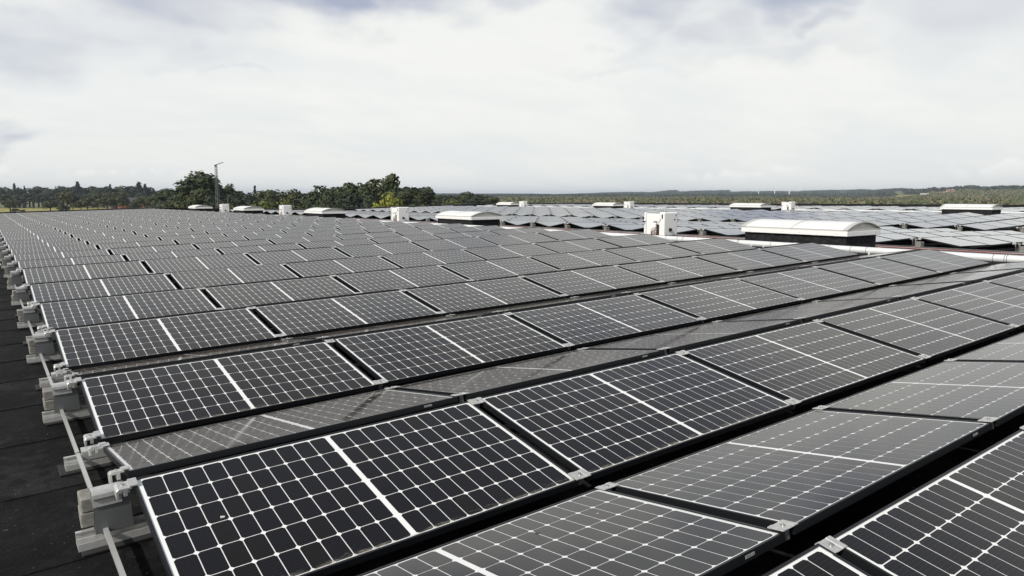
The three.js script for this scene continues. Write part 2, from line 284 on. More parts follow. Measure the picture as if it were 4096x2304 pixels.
for (const s of slots) {
  if (!single.has(s)) continue;
  const b = blocks[s.bi], row = s.k - (s.bi ? Math.min(...[...single].filter(q => q.bi === s.bi).map(q => q.k)) : -1) + 1;
  const where = s.bi === 0 ? 'front block' : s.bi === 1 ? 'second block' : s.bi === 2 ? 'third block' : 'farthest block';
  const label = s.face === 0 ? `${ord(s.c + 1)} panel from the left, ${ord(row)} viewer-facing row of the ${where}` : `${ord(s.c + 1)} panel from the left sloping away behind the ${ord(row)} ridge, ${where}`;
  const g = group('solar_panel', label, 'solar panel', 'solar panels of the ' + where);
  s.m.decompose(g.position, g.quaternion, g.scale);
  mesh('frame', frameGeo, matFrame, g); mesh('under_shade', underGeo, matUnderShade, g);
  const sheet = mesh('glass_laminate', sheetGeo, s.bi ? brightSheet : matSheet, g);
  if (detailed.has(s)) { cellSpots.forEach(([x, z], i) => { const q = mesh('solar_cell', oneCell, (s.bi ? brightCellMats : cellMats)[(s.tone + (hash3(i, s.k, s.c) > .86 ? 1 : 0)) % 4], sheet); q.position.set(x, SHEET_TOP, z); }); }
  else { const q = mesh('solar_cells', cellsGeo, (s.bi ? brightCellMats : cellMats)[s.tone], sheet); q.userData.kind = 'stuff'; }
  if (s.dist < 14) mesh('serial_sticker', serialGeo, matSerial, g);
}
{
  const rest = slots.filter(s => !single.has(s));
  for (let bi = 0; bi < 4; bi++) {
    const l = rest.filter(s => s.bi === bi); if (!l.length) continue;
    const g = group('solar_panel_field', ['rest of the dark panels filling the front block of the roof', 'rest of the pale panels in the block behind the nearest skylights', 'rest of the pale panels in the third block back', 'rest of the pale panels beside the right parapet'][bi], 'solar panels'); g.userData.kind = 'stuff';
    const inst = (n, geo, mat) => { const im = new THREE.InstancedMesh(geo, mat, l.length); im.name = n; im.castShadow = im.receiveShadow = true; l.forEach((s, i) => im.setMatrixAt(i, s.m)); im.userData.kind = 'stuff'; g.add(im); };
    inst('frames', frameGeo, matFrame); inst('under_shades', underGeo, matUnderShade); inst('glass_laminates', sheetGeo, bi ? brightSheet : matSheet); inst('solar_cells', cellsGeo, (bi ? brightCellMats : cellMats)[bi]);
  }
}
// dust caught along lower edges, droppings and smudges on single panels
{
  const dustTex = s => tex(512, 64, (x, y) => { const n = .5 * tnoise(x, y * .125, 24, s) + .3 * tnoise(x, y * .125, 90, s + 1) + .2 * tnoise(x, y * .125, 256, s + 2), g = tnoise(x, y * .125, 300, s + 3); const a = 255 * Math.max(0, (n * 1.5 - y * 1.1) - .22) * (.25 + .75 * sstep(.35, .75, g)); return [a, a, a]; }, false);
  const dustMats = [61, 71].map(s => { const m = new THREE.MeshStandardMaterial({ roughness: .95, alphaMap: dustTex(s), transparent: true }); m.color.setRGB(.33, .30, .25); return m; });
  const dustGeo = new THREE.PlaneGeometry(PL - 2 * FR - .002, .055).rotateX(-Math.PI / 2).translate(0, SHEET_TOP + .0022, -FR - .029);
  const spotGeo = s => { const sh = new THREE.Shape(); for (let i = 0; i < 14; i++) { const a = i / 14 * 6.283, q = .5 + .9 * hash3(i, s, 33); i ? sh.lineTo(Math.cos(a) * q, Math.sin(a) * q) : sh.moveTo(Math.cos(a) * q, Math.sin(a) * q); } sh.closePath(); return new THREE.ExtrudeGeometry(sh, { depth: .0006, bevelEnabled: false }).rotateX(-Math.PI / 2); };
  const spots = [spotGeo(1), spotGeo(2), spotGeo(3)], spotMats = [std(.52, .50, .45, .9), std(.22, .17, .11, .95), std(.08, .07, .05, .95)];
  scene.children.filter(o => /^solar_panel(_\d+)?$/.test(o.name)).forEach((o, i) => {
    const d = o.position.distanceTo(new THREE.Vector3(...EYE)); if (d > 17) return;
    if (hash3(i, 1, 21) > .25) mesh('dust_film', dustGeo, dustMats[i % 2], o);
    const n = Math.floor(hash3(i, 2, 21) * 4.2); for (let q = 0; q < n; q++) { const s = .0035 + .010 * Math.pow(hash3(i, q, 24), 3), m = mesh('dirt_spot', spots[q % 3], spotMats[Math.floor(hash3(i, q, 25) * 3)], o); m.position.set((hash3(i, q, 22) - .5) * PL * .94, SHEET_TOP + .0012, -PW * (.05 + .9 * hash3(i, q, 23))); m.scale.set(s, 1, s * (.6 + hash3(i, q, 27))); m.rotation.y = hash3(i, q, 26) * 6; }
  });
}
console.log('panels', slots.length, 'single', single.size, 'detailed', detailed.size);
// ---------------------------------------------------------------- clamps between panels
const uvBox = g => g;
const clampPlate = (() => { const s = new THREE.Shape(); s.moveTo(-.05, 0); s.lineTo(-.05, .004); s.lineTo(-.022, .0045); s.lineTo(-.02, .002); s.lineTo(.02, .002); s.lineTo(.022, .0045); s.lineTo(.05, .004); s.lineTo(.05, 0); s.closePath(); return new THREE.ExtrudeGeometry(s, { depth: .07, bevelEnabled: false }).translate(0, 0, -.035); })();
const clampBolt = merge([cyl(.009, .009, .007, 12, 0, .0055, 0), cyl(.0055, .0045, .004, 6, 0, .0095, 0)]);
const clampStem = bx(.03, .05, .03, 0, -.026, 0);
function clampSpots(b, bi, k) {
  const out = [];
  for (let face = 0; face < 2; face++) for (let c = 1; c < b.cols; c++) for (const end of ['upper', 'lower']) {
    const u = b.u + c * PITCH_U - GAP / 2, s = end === 'lower' ? .03 : PW - .03, v = face === 0 ? b.v + k * b.pitch + s * ct : b.v + k * b.pitch + 2 * PW * ct + RG - s * ct;
    if (v > V1 - 2.5) continue;
    const y = level(u, v) + (bi === 0 ? (LIFT[k] || 0) : (hash3(k, bi, 2) - .5) * .03) + s * st + .0035;
    const q = new THREE.Quaternion().setFromEuler(new THREE.Euler(face === 0 ? TILT : -TILT, 0, Math.atan(slopeU(u)), 'ZXY'));
    out.push({ u, v, y, q, face, c, end, k });
  }
  return out;
}
{
  const rest = [], eye = new THREE.Vector3(...EYE), P = new THREE.Vector3();
  blocks.forEach((b, bi) => { for (let k = b.n0; k <= b.n1; k++) for (const s of clampSpots(b, bi, k)) {
    P.set(s.u, s.y, -s.v); const d = P.distanceTo(eye); P.project(camera);
    const seen = P.z < 1 && Math.abs(P.x) < 1.02 && Math.abs(P.y) < 1.02;
    if (bi === 0 && seen && d < 13.5 && (s.face === 0 || k < 3)) {
      const g = group('panel_clamp', `silver clamp at the ${s.end} end of the ${ord(s.c)} gap, ${ord(k + 2)} ${s.face ? 'away-sloping' : 'viewer-facing'} row`, 'clamp', 'clamps bridging neighbouring panels');
      g.position.set(s.u, s.y, -s.v); g.quaternion.copy(s.q);
      mesh('plate', clampPlate, matAl, g); mesh('bolt', clampBolt, matSteel, g); mesh('stem', clampStem, matAlDull, g);
    } else if (d < 75) rest.push(s);
  } });
  const im = new THREE.InstancedMesh(clampPlate, matAl, rest.length), M = new THREE.Matrix4(), one = new THREE.Vector3(1, 1, 1);
  rest.forEach((s, i) => im.setMatrixAt(i, M.compose(new THREE.Vector3(s.u, s.y, -s.v), s.q, one)));
  im.name = numbered('distant_panel_clamps'); im.castShadow = im.receiveShadow = true; scene.add(im); tag(im, 'rest of the small silver clamps dotted between panels across the roof', 'clamps', null, 'stuff');
}

// ---------------------------------------------------------------- end supports, rails, ballast
// base rail: an open aluminium channel with three ribs lying along x
const railGeo = (() => { const s = new THREE.Shape(); const p = [[-.055, 0], [.055, 0], [.055, .012], [.048, .012], [.048, .05], [.055, .052], [.055, .056], [.036, .056], [.036, .05], [.042, .046], [.042, .008], [.006, .008], [.006, .038], [-.004, .038], [-.004, .008], [-.042, .008], [-.042, .03], [-.05, .034], [-.055, .034]]; p.forEach(([x, y], i) => i ? s.lineTo(x, y) : s.moveTo(x, y)); s.closePath(); return new THREE.ExtrudeGeometry(s, { depth: .62, bevelEnabled: false }).rotateY(Math.PI / 2).translate(-.24, 0, 0); })();
const padGeo = new RoundedBoxGeometry(.5, .014, .19, 2, .006).translate(.02, .007, 0);
const H_RIDGE = ROOF + PW * st;      // roof to panel top at the ridge
// post: folded plate, wider at its foot, with a rolled head
const postGeo = (() => {
  const s = new THREE.Shape(); const h = H_RIDGE - .13; s.moveTo(-.165, 0); s.lineTo(-.005, 0); s.lineTo(-.012, h); s.lineTo(-.15, h); s.closePath();
  const plate = new THREE.ExtrudeGeometry(s, { depth: .004, bevelEnabled: false }).translate(0, .068, .03);
  const back = plate.clone().translate(0, 0, -.066);
  const lip = bx(.15, .012, .07, -.082, .074, 0), fold = bx(.15, .008, .02, -.084, .068 + h * .93, .040), web = bx(.004, h, .066, -.012, .068 + h / 2, 0);
  return merge([plate, back, lip, fold, web]);
})();
const headGeo = (() => { const s = new THREE.Shape(); s.moveTo(-.042, -.05); s.lineTo(-.042, .005); s.absarc(-.022, .005, .02, Math.PI, Math.PI / 2, true); s.lineTo(.022, .025); s.absarc(.022, .005, .02, Math.PI / 2, 0, true); s.lineTo(.042, -.05); s.lineTo(.036, -.05); s.lineTo(.036, .004); s.lineTo(.02, .019); s.lineTo(-.02, .019); s.lineTo(-.036, .004); s.lineTo(-.036, -.05); s.closePath(); return new THREE.ExtrudeGeometry(s, { depth: .12, bevelEnabled: false }).rotateY(Math.PI / 2).translate(-.165, H_RIDGE - .062, 0); })();
const clipGeo = (() => { const s = new THREE.Shape(); [[-.075, -.045], [-.075, -.004], [-.066, .004], [-.02, .004], [-.02, .012], [.014, .012], [.014, .006], [-.012, .006], [-.012, -.004], [-.030, -.004], [-.030, -.036], [-.044, -.036], [-.044, -.008], [-.066, -.008], [-.066, -.045]].forEach(([x, y], i) => i ? s.lineTo(x, y) : s.moveTo(x, y)); s.closePath(); return new THREE.ExtrudeGeometry(s, { depth: .062, bevelEnabled: true, bevelThickness: .002, bevelSize: .0015, bevelSegments: 1 }).translate(0, 0, -.031); })();
const clipBolt = cyl(.007, .007, .012, 8, -.045, .006, 0);
const bracketGeo = merge([bx(.15, .05, .006, -.03, .082, .045), bx(.15, .006, .09, -.03, .108, 0), bx(.15, .05, .006, -.03, .082, -.045), bx(.004, .04, .09, -.09, .08, 0)]);
const blockGeo = (w, h, d) => new RoundedBoxGeometry(w, h, d, 2, .009);
const blockA = blockGeo(.20, .074, .14), blockB = blockGeo(.20, .07, .14);
const whichRow = (bi, k) => bi === 0 ? `${ord(k + 2)} ridge of the front block` : bi === 1 ? `${ord(k + 2)} ridge behind the skylights` : bi === 2 ? `${ord(k + 4)} ridge of the third block` : `${ord(k + 2)} ridge of the farthest block`;
function supportsAt(b, bi, k, far) {
  const lift = bi === 0 ? (LIFT[k] || 0) : (hash3(k, bi, 2) - .5) * .03;
  const vr = b.v + k * b.pitch + PW * ct + RG / 2, vv = b.v + (k + 1) * b.pitch - (b.pitch - 2 * PW * ct - RG) / 2;
  if (vr > V1 - 2.5) return;
  const yr = level(b.u, vr) - ROOF, yv = level(b.u, vv) - ROOF, gname = ['left end of the front block', 'left end of the second block', 'left end of the third block', 'left end of the farthest block'][bi];
  const su = Math.atan(slopeU(b.u + 1));
  const g = group('ridge_support', `grey metal post at the left end of the ${whichRow(bi, k)}`, 'panel support', 'ridge supports, ' + gname);
  g.position.set(b.u, yr + .008, -vr); g.rotation.z = su;
  if (!far) mesh('rubber_pad', padGeo, matRubber, g);
  mesh('base_rail', railGeo, matAl, g).position.y = .014;
  const post = mesh('post', postGeo, matAlDull, g); post.scale.y = (H_RIDGE + lift) / H_RIDGE;
  const head = mesh('post_head', headGeo, matAl, g); head.position.y = lift;
  for (const s of [1, -1]) { const c = mesh('clip', clipGeo, matAl, g); c.position.set(0, H_RIDGE + lift - .008 - st * .04, s * (RG / 2 + .04)); c.rotation.x = s * TILT; if (!far) mesh('bolt', clipBolt, matSteel, c); }
  // two concrete blocks stacked on the foot
  for (let i = 0; i < 2; i++) {
    const o = mesh('concrete_block', i ? blockB : blockA, matConc); tag(o, `${i ? 'upper' : 'lower'} concrete ballast block beside the ${whichRow(bi, k)}`, 'concrete block', 'ballast blocks, ' + gname);
    o.position.set(b.u - (bi ? .10 : .12) + (hash3(k, i, 71) - .5) * .02, yr + .008 + .072 + (i ? .074 + .0355 : .0375), -vr - (bi ? -.13 : .12)); o.rotation.y = (hash3(k, i, 72) - .5) * .08; o.rotation.z = su;
  }
  if (far) return;
  const w = group('valley_support', `low metal foot on a black pad after the ${whichRow(bi, k)}`, 'panel support', 'valley supports, ' + gname);
  w.position.set(b.u, yv + .008, -vv); w.rotation.z = su;
  mesh('rubber_pad', padGeo, matRubber, w); const r = mesh('base_rail', railGeo, matAl, w); r.position.y = .014; r.scale.x = .9; r.position.x = .02;
  mesh('bracket', bracketGeo, matAl, w);
  for (const s of [1, -1]) { const c = mesh('clip', clipGeo, matAl, w); c.position.set(0, ROOF + .002 + st * .04, s * ((b.pitch - 2 * PW * ct - RG) / 2 + .04)); c.rotation.x = -s * TILT; mesh('bolt', clipBolt, matSteel, c); }
  // thin tie strips between the feet
  const strip = (va, vb2, nm) => { const y = x => level(b.u, x) - ROOF + .092; const L = vb2 - va, geo = merge([bx(.020, .003, L, 0, 0, 0), bx(.003, .014, L, -.0085, -.0085, 0)]); const o = mesh('tie_strip', geo, matAl); o.position.set(b.u - .125, (y(va) + y(vb2)) / 2, -(va + vb2) / 2); o.rotation.x = Math.atan2(y(vb2) - y(va), L) ; tag(o, `thin aluminium strip along the roof, ${nm} the ${whichRow(bi, k)}`, 'tie strip', 'tie strips, ' + gname); };
  strip(vr + .2, vv + .02, 'just past');
  strip(vv - b.pitch + .04, vr - .02, 'just before');
}
for (let k = -1; k <= 20; k++) supportsAt(blocks[0], 0, k, k > 13);
for (let k = 0; k <= 12; k++) supportsAt(blocks[1], 1, k, true);
for (let k = 0; k <= 18; k++) supportsAt(blocks[2], 2, k, true);
for (let k = 7; k <= 26; k++) supportsAt(blocks[3], 3, k, true);

// ---------------------------------------------------------------- skylights
const SKL = 2.9, SKW = 1.5;
function arc(w, rise, n = 18) { const R = (w * w / 4 + rise * rise) / (2 * rise), a = Math.asin(w / 2 / R), o = []; for (let i = 0; i <= n; i++) { const t = -a + 2 * a * i / n; o.push([R * Math.sin(t), R * Math.cos(t) - (R - rise)]); } return o; }
const skirtGeo = bx(SKW, .42, SKL, 0, .21, 0);
{ const p = skirtGeo.attributes.position, n = skirtGeo.attributes.normal, uv = skirtGeo.attributes.uv; for (let i = 0; i < p.count; i++) uv.setXY(i, (Math.abs(n.getX(i)) > .5 ? p.getZ(i) : p.getX(i)) / .8, (Math.abs(n.getY(i)) > .5 ? p.getZ(i) : p.getY(i)) / .8); }
const rimGeo = (() => { const s = new THREE.Shape(); const w = SKW / 2 + .07, l = SKL / 2 + .07; s.moveTo(-w, -l); s.lineTo(w, -l); s.lineTo(w, l); s.lineTo(-w, l); s.closePath(); return new THREE.ExtrudeGeometry(s, { depth: .105, bevelEnabled: true, bevelThickness: .006, bevelSize: .006, bevelSegments: 1 }).rotateX(-Math.PI / 2).translate(0, .40, 0); })();
const rimStep = (() => { const s = new THREE.Shape(); const w = SKW / 2 + .055, l = SKL / 2 + .055; s.moveTo(-w, -l); s.lineTo(w, -l); s.lineTo(w, l); s.lineTo(-w, l); s.closePath(); return new THREE.ExtrudeGeometry(s, { depth: .035, bevelEnabled: true, bevelThickness: .004, bevelSize: .004, bevelSegments: 1 }).rotateX(-Math.PI / 2).translate(0, .515, 0); })();
const RISE = .18, DW = SKW + .13, DL = SKL + .13;
const domeGeo = (() => { const s = new THREE.Shape(); const o = arc(DW, RISE, 24), inn = arc(DW - .02, RISE - .012, 24); o.forEach(([x, y], i) => i ? s.lineTo(x, y) : s.moveTo(x, y)); inn.reverse().forEach(([x, y]) => s.lineTo(x, y)); s.closePath(); return toCreasedNormals(new THREE.ExtrudeGeometry(s, { depth: DL / 2 - .004, bevelEnabled: false, curveSegments: 24 }), .5); })();
const ribGeo = (l) => { const s = new THREE.Shape(); const o = arc(DW + .016, RISE + .010, 24), inn = arc(DW - .02, RISE - .014, 24); o.forEach(([x, y], i) => i ? s.lineTo(x, y) : s.moveTo(x, y)); inn.reverse().forEach(([x, y]) => s.lineTo(x, y)); s.closePath(); return toCreasedNormals(new THREE.ExtrudeGeometry(s, { depth: l, bevelEnabled: false }).translate(0, 0, -l / 2), .5); };
const endGeo = (() => { const s = new THREE.Shape(); arc(DW - .05, RISE - .02, 24).forEach(([x, y], i) => i ? s.lineTo(x, y) : s.moveTo(x, y)); s.closePath(); return new THREE.ExtrudeGeometry(s, { depth: .012, bevelEnabled: false }); })();
const ribEnd = ribGeo(.13), ribMid = ribGeo(.035);
const hookGeo = merge([bx(.014, .012, .085, 0, 0, 0), bx(.012, .02, .03, .0, .012, 0)]);
const screwGeo = cyl(.008, .008, .008, 8, 0, 0, 0, 'x');
const notchGeo = bx(.014, .006, .13, 0, 0, 0);
function skylight(u, v0, label, grp, near) {
  const v = v0 + SKL / 2, uc = u + SKW / 2, g = group('skylight', label, 'skylight', grp);
  g.position.set(uc, level(uc, v) - ROOF + .004, -v);
  mesh('felted_curb', skirtGeo, matCurb, g);
  const rim = mesh('rim', rimGeo, matWhite, g); mesh('rim_step', rimStep, matSeal, rim);
  for (const s of [-1, 1]) { const d = mesh('dome_sheet', domeGeo, matWhiteGloss, g); d.position.set(0, .552, s < 0 ? -DL / 2 : .004); }
  for (const s of [-1, 1]) { const e = mesh('end_panel', endGeo, matOff, g); e.position.set(0, .552, s * (DL / 2 - .07) - .006); if (near && s > 0) mesh('sticker', bx(.085, .075, .002, 0, .105, .0135), std(.74, .75, .76, .4), e); const r = mesh('edge_rib', ribEnd, matSeal, g); r.position.set(0, .553, s * (DL / 2 - .05)); }
  mesh('middle_rib', ribMid, matSeal, g).position.set(0, .553, 0);
  if (near) {
    for (let i = 0; i < 5; i++) { const h = mesh('hook', hookGeo, matAl, g); h.position.set(-SKW / 2 - .012, .385, -SKL / 2 + .25 + i * (SKL - .5) / 4); }
    for (let i = 0; i < 6; i++) mesh('screw', screwGeo, matSteel, g).position.set(-SKW / 2 - .079, .45, -SKL / 2 + .2 + i * (SKL - .4) / 5);
    for (let i = 0; i < 3; i++) { const sc = mesh('screw', screwGeo, matSteel, g); sc.rotation.y = Math.PI / 2; sc.position.set(-.55 + i * .55, .455, SKL / 2 + .079); }
  }
}
const G1 = 'domed skylights in the near corridor', G2 = 'domed skylights in the far corridor';
skylight(16.6, 6.56, 'largest and nearest white domed skylight on a black felted curb, far right', G1, true);
skylight(16.6, 23.35, 'domed skylight left of the nearest white inverter, above the picture centre', G1, true);
skylight(16.6, 40.35, 'third nearest domed skylight, between the second and third white inverters', G1, true);
skylight(16.6, 57.0, 'domed skylight right of the smallest white inverter near the mast', G1, false);
skylight(16.6, 73.5, 'farthest left small domed skylight beside the lattice mast', G1, false);
skylight(50.4, 15.4, 'far corridor skylight at the right edge of the picture', G2, false);
skylight(50.4, 32.0, 'far corridor skylight left of the white inverter below the wind turbines', G2, false);
skylight(50.4, 48.9, 'far corridor skylight touching the white inverter in its middle', G2, false);
skylight(50.4, 66.2, 'smallest far corridor skylight next to the dark wood edge', G2, false);

// ---------------------------------------------------------------- inverters
const invBody = new RoundedBoxGeometry(.60, .70, .30, 3, .04), invFront = new RoundedBoxGeometry(.62, .735, .22, 4, .045);
const invBack = (() => { const s = new THREE.Shape(); const w = .30, h = .72, r = .05; s.moveTo(-w, 0); s.lineTo(w, 0); s.lineTo(w, h - r); s.absarc(w - r, h - r, r, 0, Math.PI / 2, false); s.lineTo(-w + r, h); s.absarc(-w + r, h - r, r, Math.PI / 2, Math.PI, false); s.closePath(); return new THREE.ExtrudeGeometry(s, { depth: .05, bevelEnabled: true, bevelThickness: .006, bevelSize: .006, bevelSegments: 2 }); })();
const handleGeo = merge([cyl(.017, .017, .16, 10, 0, 0, 0, 'x'), cyl(.021, .021, .02, 10, -.08, 0, 0, 'x')]);
const emblemTex = (() => { const c = document.createElement('canvas'); c.width = 128; c.height = 108; const x = c.getContext('2d'); x.fillStyle = '#f4f4f2'; x.fillRect(0, 0, 128, 108); x.fillStyle = '#17305f'; x.beginPath(); x.moveTo(4, 4); x.lineTo(124, 4); x.lineTo(124, 40); x.bezierCurveTo(80, 40, 60, 78, 4, 74); x.closePath(); x.fill(); x.fillStyle = '#c4161c'; x.beginPath(); x.moveTo(4, 104); x.lineTo(124, 104); x.lineTo(124, 52); x.bezierCurveTo(90, 52, 70, 92, 4, 86); x.closePath(); x.fill(); x.fillStyle = '#ffffff'; x.font = 'bold 30px sans-serif'; x.fillText('SMA', 12, 40); const t = new THREE.CanvasTexture(c); t.colorSpace = THREE.SRGBColorSpace; return t; })();
const matEmblem = new THREE.MeshStandardMaterial({ map: emblemTex, roughness: .5 });
const emblemGeo = new THREE.PlaneGeometry(.066, .056);
function tube(pts, r, seg = 16, rad = 6) { return new THREE.TubeGeometry(new THREE.CatmullRomCurve3(pts.map(p => new THREE.Vector3(...p))), seg, r, rad, false); }
const cableSets = [[matBlack, 0], [matRed, 1], [matOrange, 2]].map(([m, q]) => { const l = []; for (let i = 0; i < (q ? 3 : 5); i++) { const y = .07 + i * (q ? .09 : .055) + q * .014, zz = .16 - q * .012; l.push(tube([[-.30, y, zz], [-.33, y - .012, zz - .05], [-.34, y - .07, zz - .16 - q * .03], [-.33, Math.max(.0, y - .16), zz - .22], [-.30, -.02, zz - .24 - i * .006]], q === 2 ? .0045 : .005, 12, 5)); } return [m, merge(l)]; });
const plugs = merge(Array.from({ length: 5 }, (_, i) => cyl(.007, .007, .035, 6, -.31, .08 + i * .055, .15, 'x')));
function inverter(u, v, label, grp, openSide) {
  const g = group('inverter', label, 'inverter', grp);
  g.position.set(u, level(u, v) - ROOF + .008, -v - .43);
  // back shell on its stand, a ribbed cooling body and the front shell (front towards +z)
  const B = .14;
  const shell = mesh('back_shell', invBack, matWhite, g); shell.position.set(0, B, -.40);
  mesh('side_body', new RoundedBoxGeometry(.56, .66, .52, 2, .02), matWhite, g).position.set(.01, B + .36, -.08);
  mesh('top_gasket', bx(.50, .012, .5, .01, B + .697, -.08), matAlDull, g);
  const front = mesh('front_shell', invFront, matWhite, g); front.position.set(0, B + .3675, .31);
  mesh('emblem', emblemGeo, matEmblem, front).position.set(.225, .265, .1115);
  mesh('display', bx(.062, .038, .004, .165, .135, .111), matGlassDark, front);
  const kn = mesh('switch', merge([bx(.085, .10, .02, -.045, -.17, .12), cyl(.046, .044, .03, 20, -.03, -.17, .14, 'z'), bx(.016, .08, .022, -.03, -.17, .165)]), matBlack, front);
  mesh('side_vent', bx(.006, .13, .05, -.309, .235, .03), matBlack, front);
  for (const z of [-.36, .10]) { const h = mesh('handle', handleGeo, matBlack, g); h.position.set(-.32, B + .435, z); const h2 = mesh('handle', handleGeo, matBlack, g); h2.position.set(.33, B + .435, z); h2.rotation.y = Math.PI; }
  mesh('connector_panel', bx(.012, .33, .10, -.283, B + .19, .14), matBlack, g);
  for (const x of [-.26, .26]) for (const z of [-.36, .32]) mesh('leg', bx(.045, B + .02, .05, x, B / 2 - .01 + .02, z), matWhite, g);
  if (openSide) { cableSets.forEach(([m, geo]) => { mesh('cables', geo, m, g).position.set(0, B, 0); }); mesh('plugs', plugs, matOrange, g).position.set(0, B, 0); mesh('signal_cable', tube([[-.31, B + .54, .30], [-.34, B + .42, .22], [-.35, B + .2, .1], [-.33, B - .02, .02]], .005, 16, 5), matBlack, g); mesh('mains_cable', tube([[-.28, B + .04, -.34], [-.42, B + .05, -.36], [-.62, B - .04, -.40], [-.9, .03, -.46]], .016, 16, 8), matGreyCable, g); }
}
const V1G = 'white inverters in the near corridor', V2G = 'white inverters in the far corridor';
inverter(16.5, 12.05, 'largest white inverter with a black rotary switch and bundled cables at its side', V1G, true);
inverter(16.5, 29.4, 'second nearest white inverter, in front of the yellow-green tree', V1G, true);
inverter(16.5, 46.45, 'third nearest white inverter, between two domed skylights left of centre', V1G, true);
inverter(16.5, 62.15, 'smallest white inverter, just right of the lattice mast', V1G, true);
inverter(50.3, 29.0, 'white far corridor inverter standing below the three wind turbines', V2G, false);
inverter(50.3, 46.2, 'white far corridor inverter at the right end of the middle far skylight', V2G, false);
inverter(50.3, 63.2, 'smallest white far corridor inverter beside the leftmost far skylight', V2G, false);

// ---------------------------------------------------------------- pipes and cable trays in the corridors
function pipeRun(u, va, vb, label, h) {
  const g = group('roof_pipe', label, 'pipe'), r = .078, n = Math.round((vb - va) / 3);
  for (let i = 0; i < n; i++) { const a = va + (vb - va) * i / n, b = va + (vb - va) * (i + 1) / n; mesh('pipe_length', bar([u, level(u, a) - ROOF + h, -a], [u, level(u, b) - ROOF + h, -b], r, r, 20), matPipe, g);
    mesh('pipe_collar', bar([u, level(u, a) - ROOF + h, -a - .03], [u, level(u, a) - ROOF + h, -a + .03], r + .006, r + .006, 20), matPipe, g);
    for (const m of [a + .8, a + 1.15]) mesh('pipe_bracket', merge([bx(.20, .05, .012, 0, -.085, 0), bx(.014, h - .03, .04, .09, -h / 2 - .012, 0), bx(.014, h - .03, .04, -.09, -h / 2 - .012, 0)]).translate(u, level(u, m) - ROOF + h, -m), matPipe, g);
    for (let q = 0; q < 5; q++) { const m = a + .2 + hash3(i, q, 91) * 2.2; const t = new THREE.TorusGeometry(r + .003, .004, 5, 16).translate(0, 0, 0); if (q < 3) mesh('cable_tie', merge([t, bx(.012, .03, .008, -.02, r + .014, 0)]).translate(u, level(u, m) - ROOF + h, -m), matBlack, g); }
  }
  return g;
}
pipeRun(15.0, 1, 78, 'white galvanised pipe on brackets running between the front block and the skylights', .145);
pipeRun(52.75, 4, 31.5, 'white pipe on low brackets in the far corridor, right of its inverter', .14);
pipeRun(52.75, 33, 77, 'white pipe on low brackets in the far corridor, left of the turbines', .14);
function tray(u, va, vb, label) {
  const g = group('cable_tray', label, 'cable tray'), y = v => level(u, v) - ROOF + .045;
  for (let a = va; a < vb; a += 3) {
    const b = Math.min(vb, a + 3), l = [];
    for (const [dx, dy] of [[-.1, .06], [-.1, .03], [-.1, 0], [-.05, 0], [0, 0], [.05, 0], [.1, 0], [.1, .03], [.1, .06]]) l.push(bar([u + dx, y(a) + dy, -a], [u + dx, y(b) + dy, -b], .0028, .0028, 4));
    for (let v = a + .05; v < b; v += .15) { l.push(bar([u - .1, y(v) + .06, -v], [u - .1, y(v), -v], .0025, .0025, 4), bar([u - .1, y(v), -v], [u + .1, y(v), -v], .0025, .0025, 4), bar([u + .1, y(v) + .06, -v], [u + .1, y(v), -v], .0025, .0025, 4)); }
    mesh('wire_mesh', merge(l), matWire, g);
    mesh('tray_foot', bx(.26, .035, .08, u, y(a + .4) - .022, -(a + .4)), matAl, g);
    for (let c = 0; c < 5; c++) { const pts = []; for (let q = 0; q <= 6; q++) { const v = a + (b - a) * q / 6; pts.push([u - .07 + c * .032 + (noise3(v * 1.1, c, 3) - .5) * .02, y(v) + .014 + (c % 2) * .012 + (noise3(v * 1.7, c, 6) - .5) * .008, -v]); } mesh('cable', tube(pts, .009, 12, 5), [matRed, matGreyCable, matBlack, matRed, matGreyCable][c], g); }
  }
}
tray(19.1, .5, 55, 'wire cable tray with red cables in front of the second panel block');
tray(52.2, 12, 66, 'wire cable tray with red cables beside the far corridor pipe');

// ---------------------------------------------------------------- land
const crestLine = [[34.8, 1.06], [38.61, 0.71], [39.61, 0.71], [39.73, 0.0], [42.6, 1.42], [44.57, 3.03], [47.79, 3.06], [48.75, 5.06], [48.46, 3.25], [48.88, 5.42], [49.51, 5.8], [49.72, 3.63], [51.31, 4.75], [52.58, 5.29], [53.44, 5.54], [53.53, 3.32], [55.1, 4.1], [56.07, 4.5], [58.35, 3.81], [58.86, 4.97], [60.69, 5.42], [62.7, 6.3], [63.42, 5.15], [65.07, 6.84], [66.3, 5.29], [67.0, 6.97], [67.73, 6.2], [69.37, 9.68], [70.18, 8.07], [71.09, 9.45], [72.19, 9.15]];   // bearing, rise per thousand
const crestAt = b => { if (b <= 34.8) return 1.0; for (let i = 1; i < crestLine.length; i++) if (b <= crestLine[i][0]) { const [x0, y0] = crestLine[i - 1], [x1, y1] = crestLine[i]; return x1 > x0 ? y0 + (y1 - y0) * (b - x0) / (x1 - x0) : y1; } return 9.15; };
const crestR = b => 6500 - 3600 * sstep(61, 67.5, b);
function landY(b, r) { const R = crestR(b), zc = EYE[1] + R * (crestAt(b) + .35 * noise3(b * 1.3, 2, 8)) / 1000 - 11; return GROUND + (zc - GROUND) * sstep(.42 * R, R, r) + (r > R ? -(r - R) * .004 : 0) + (r > 1500 ? (noise3(b * .5, r * .0016, 4) - .5) * 5 * sstep(1500, 2600, r) : 0); }
const at = (b, r) => [EYE[0] + r * Math.sin(b * D2R), EYE[2] - r * Math.cos(b * D2R)];
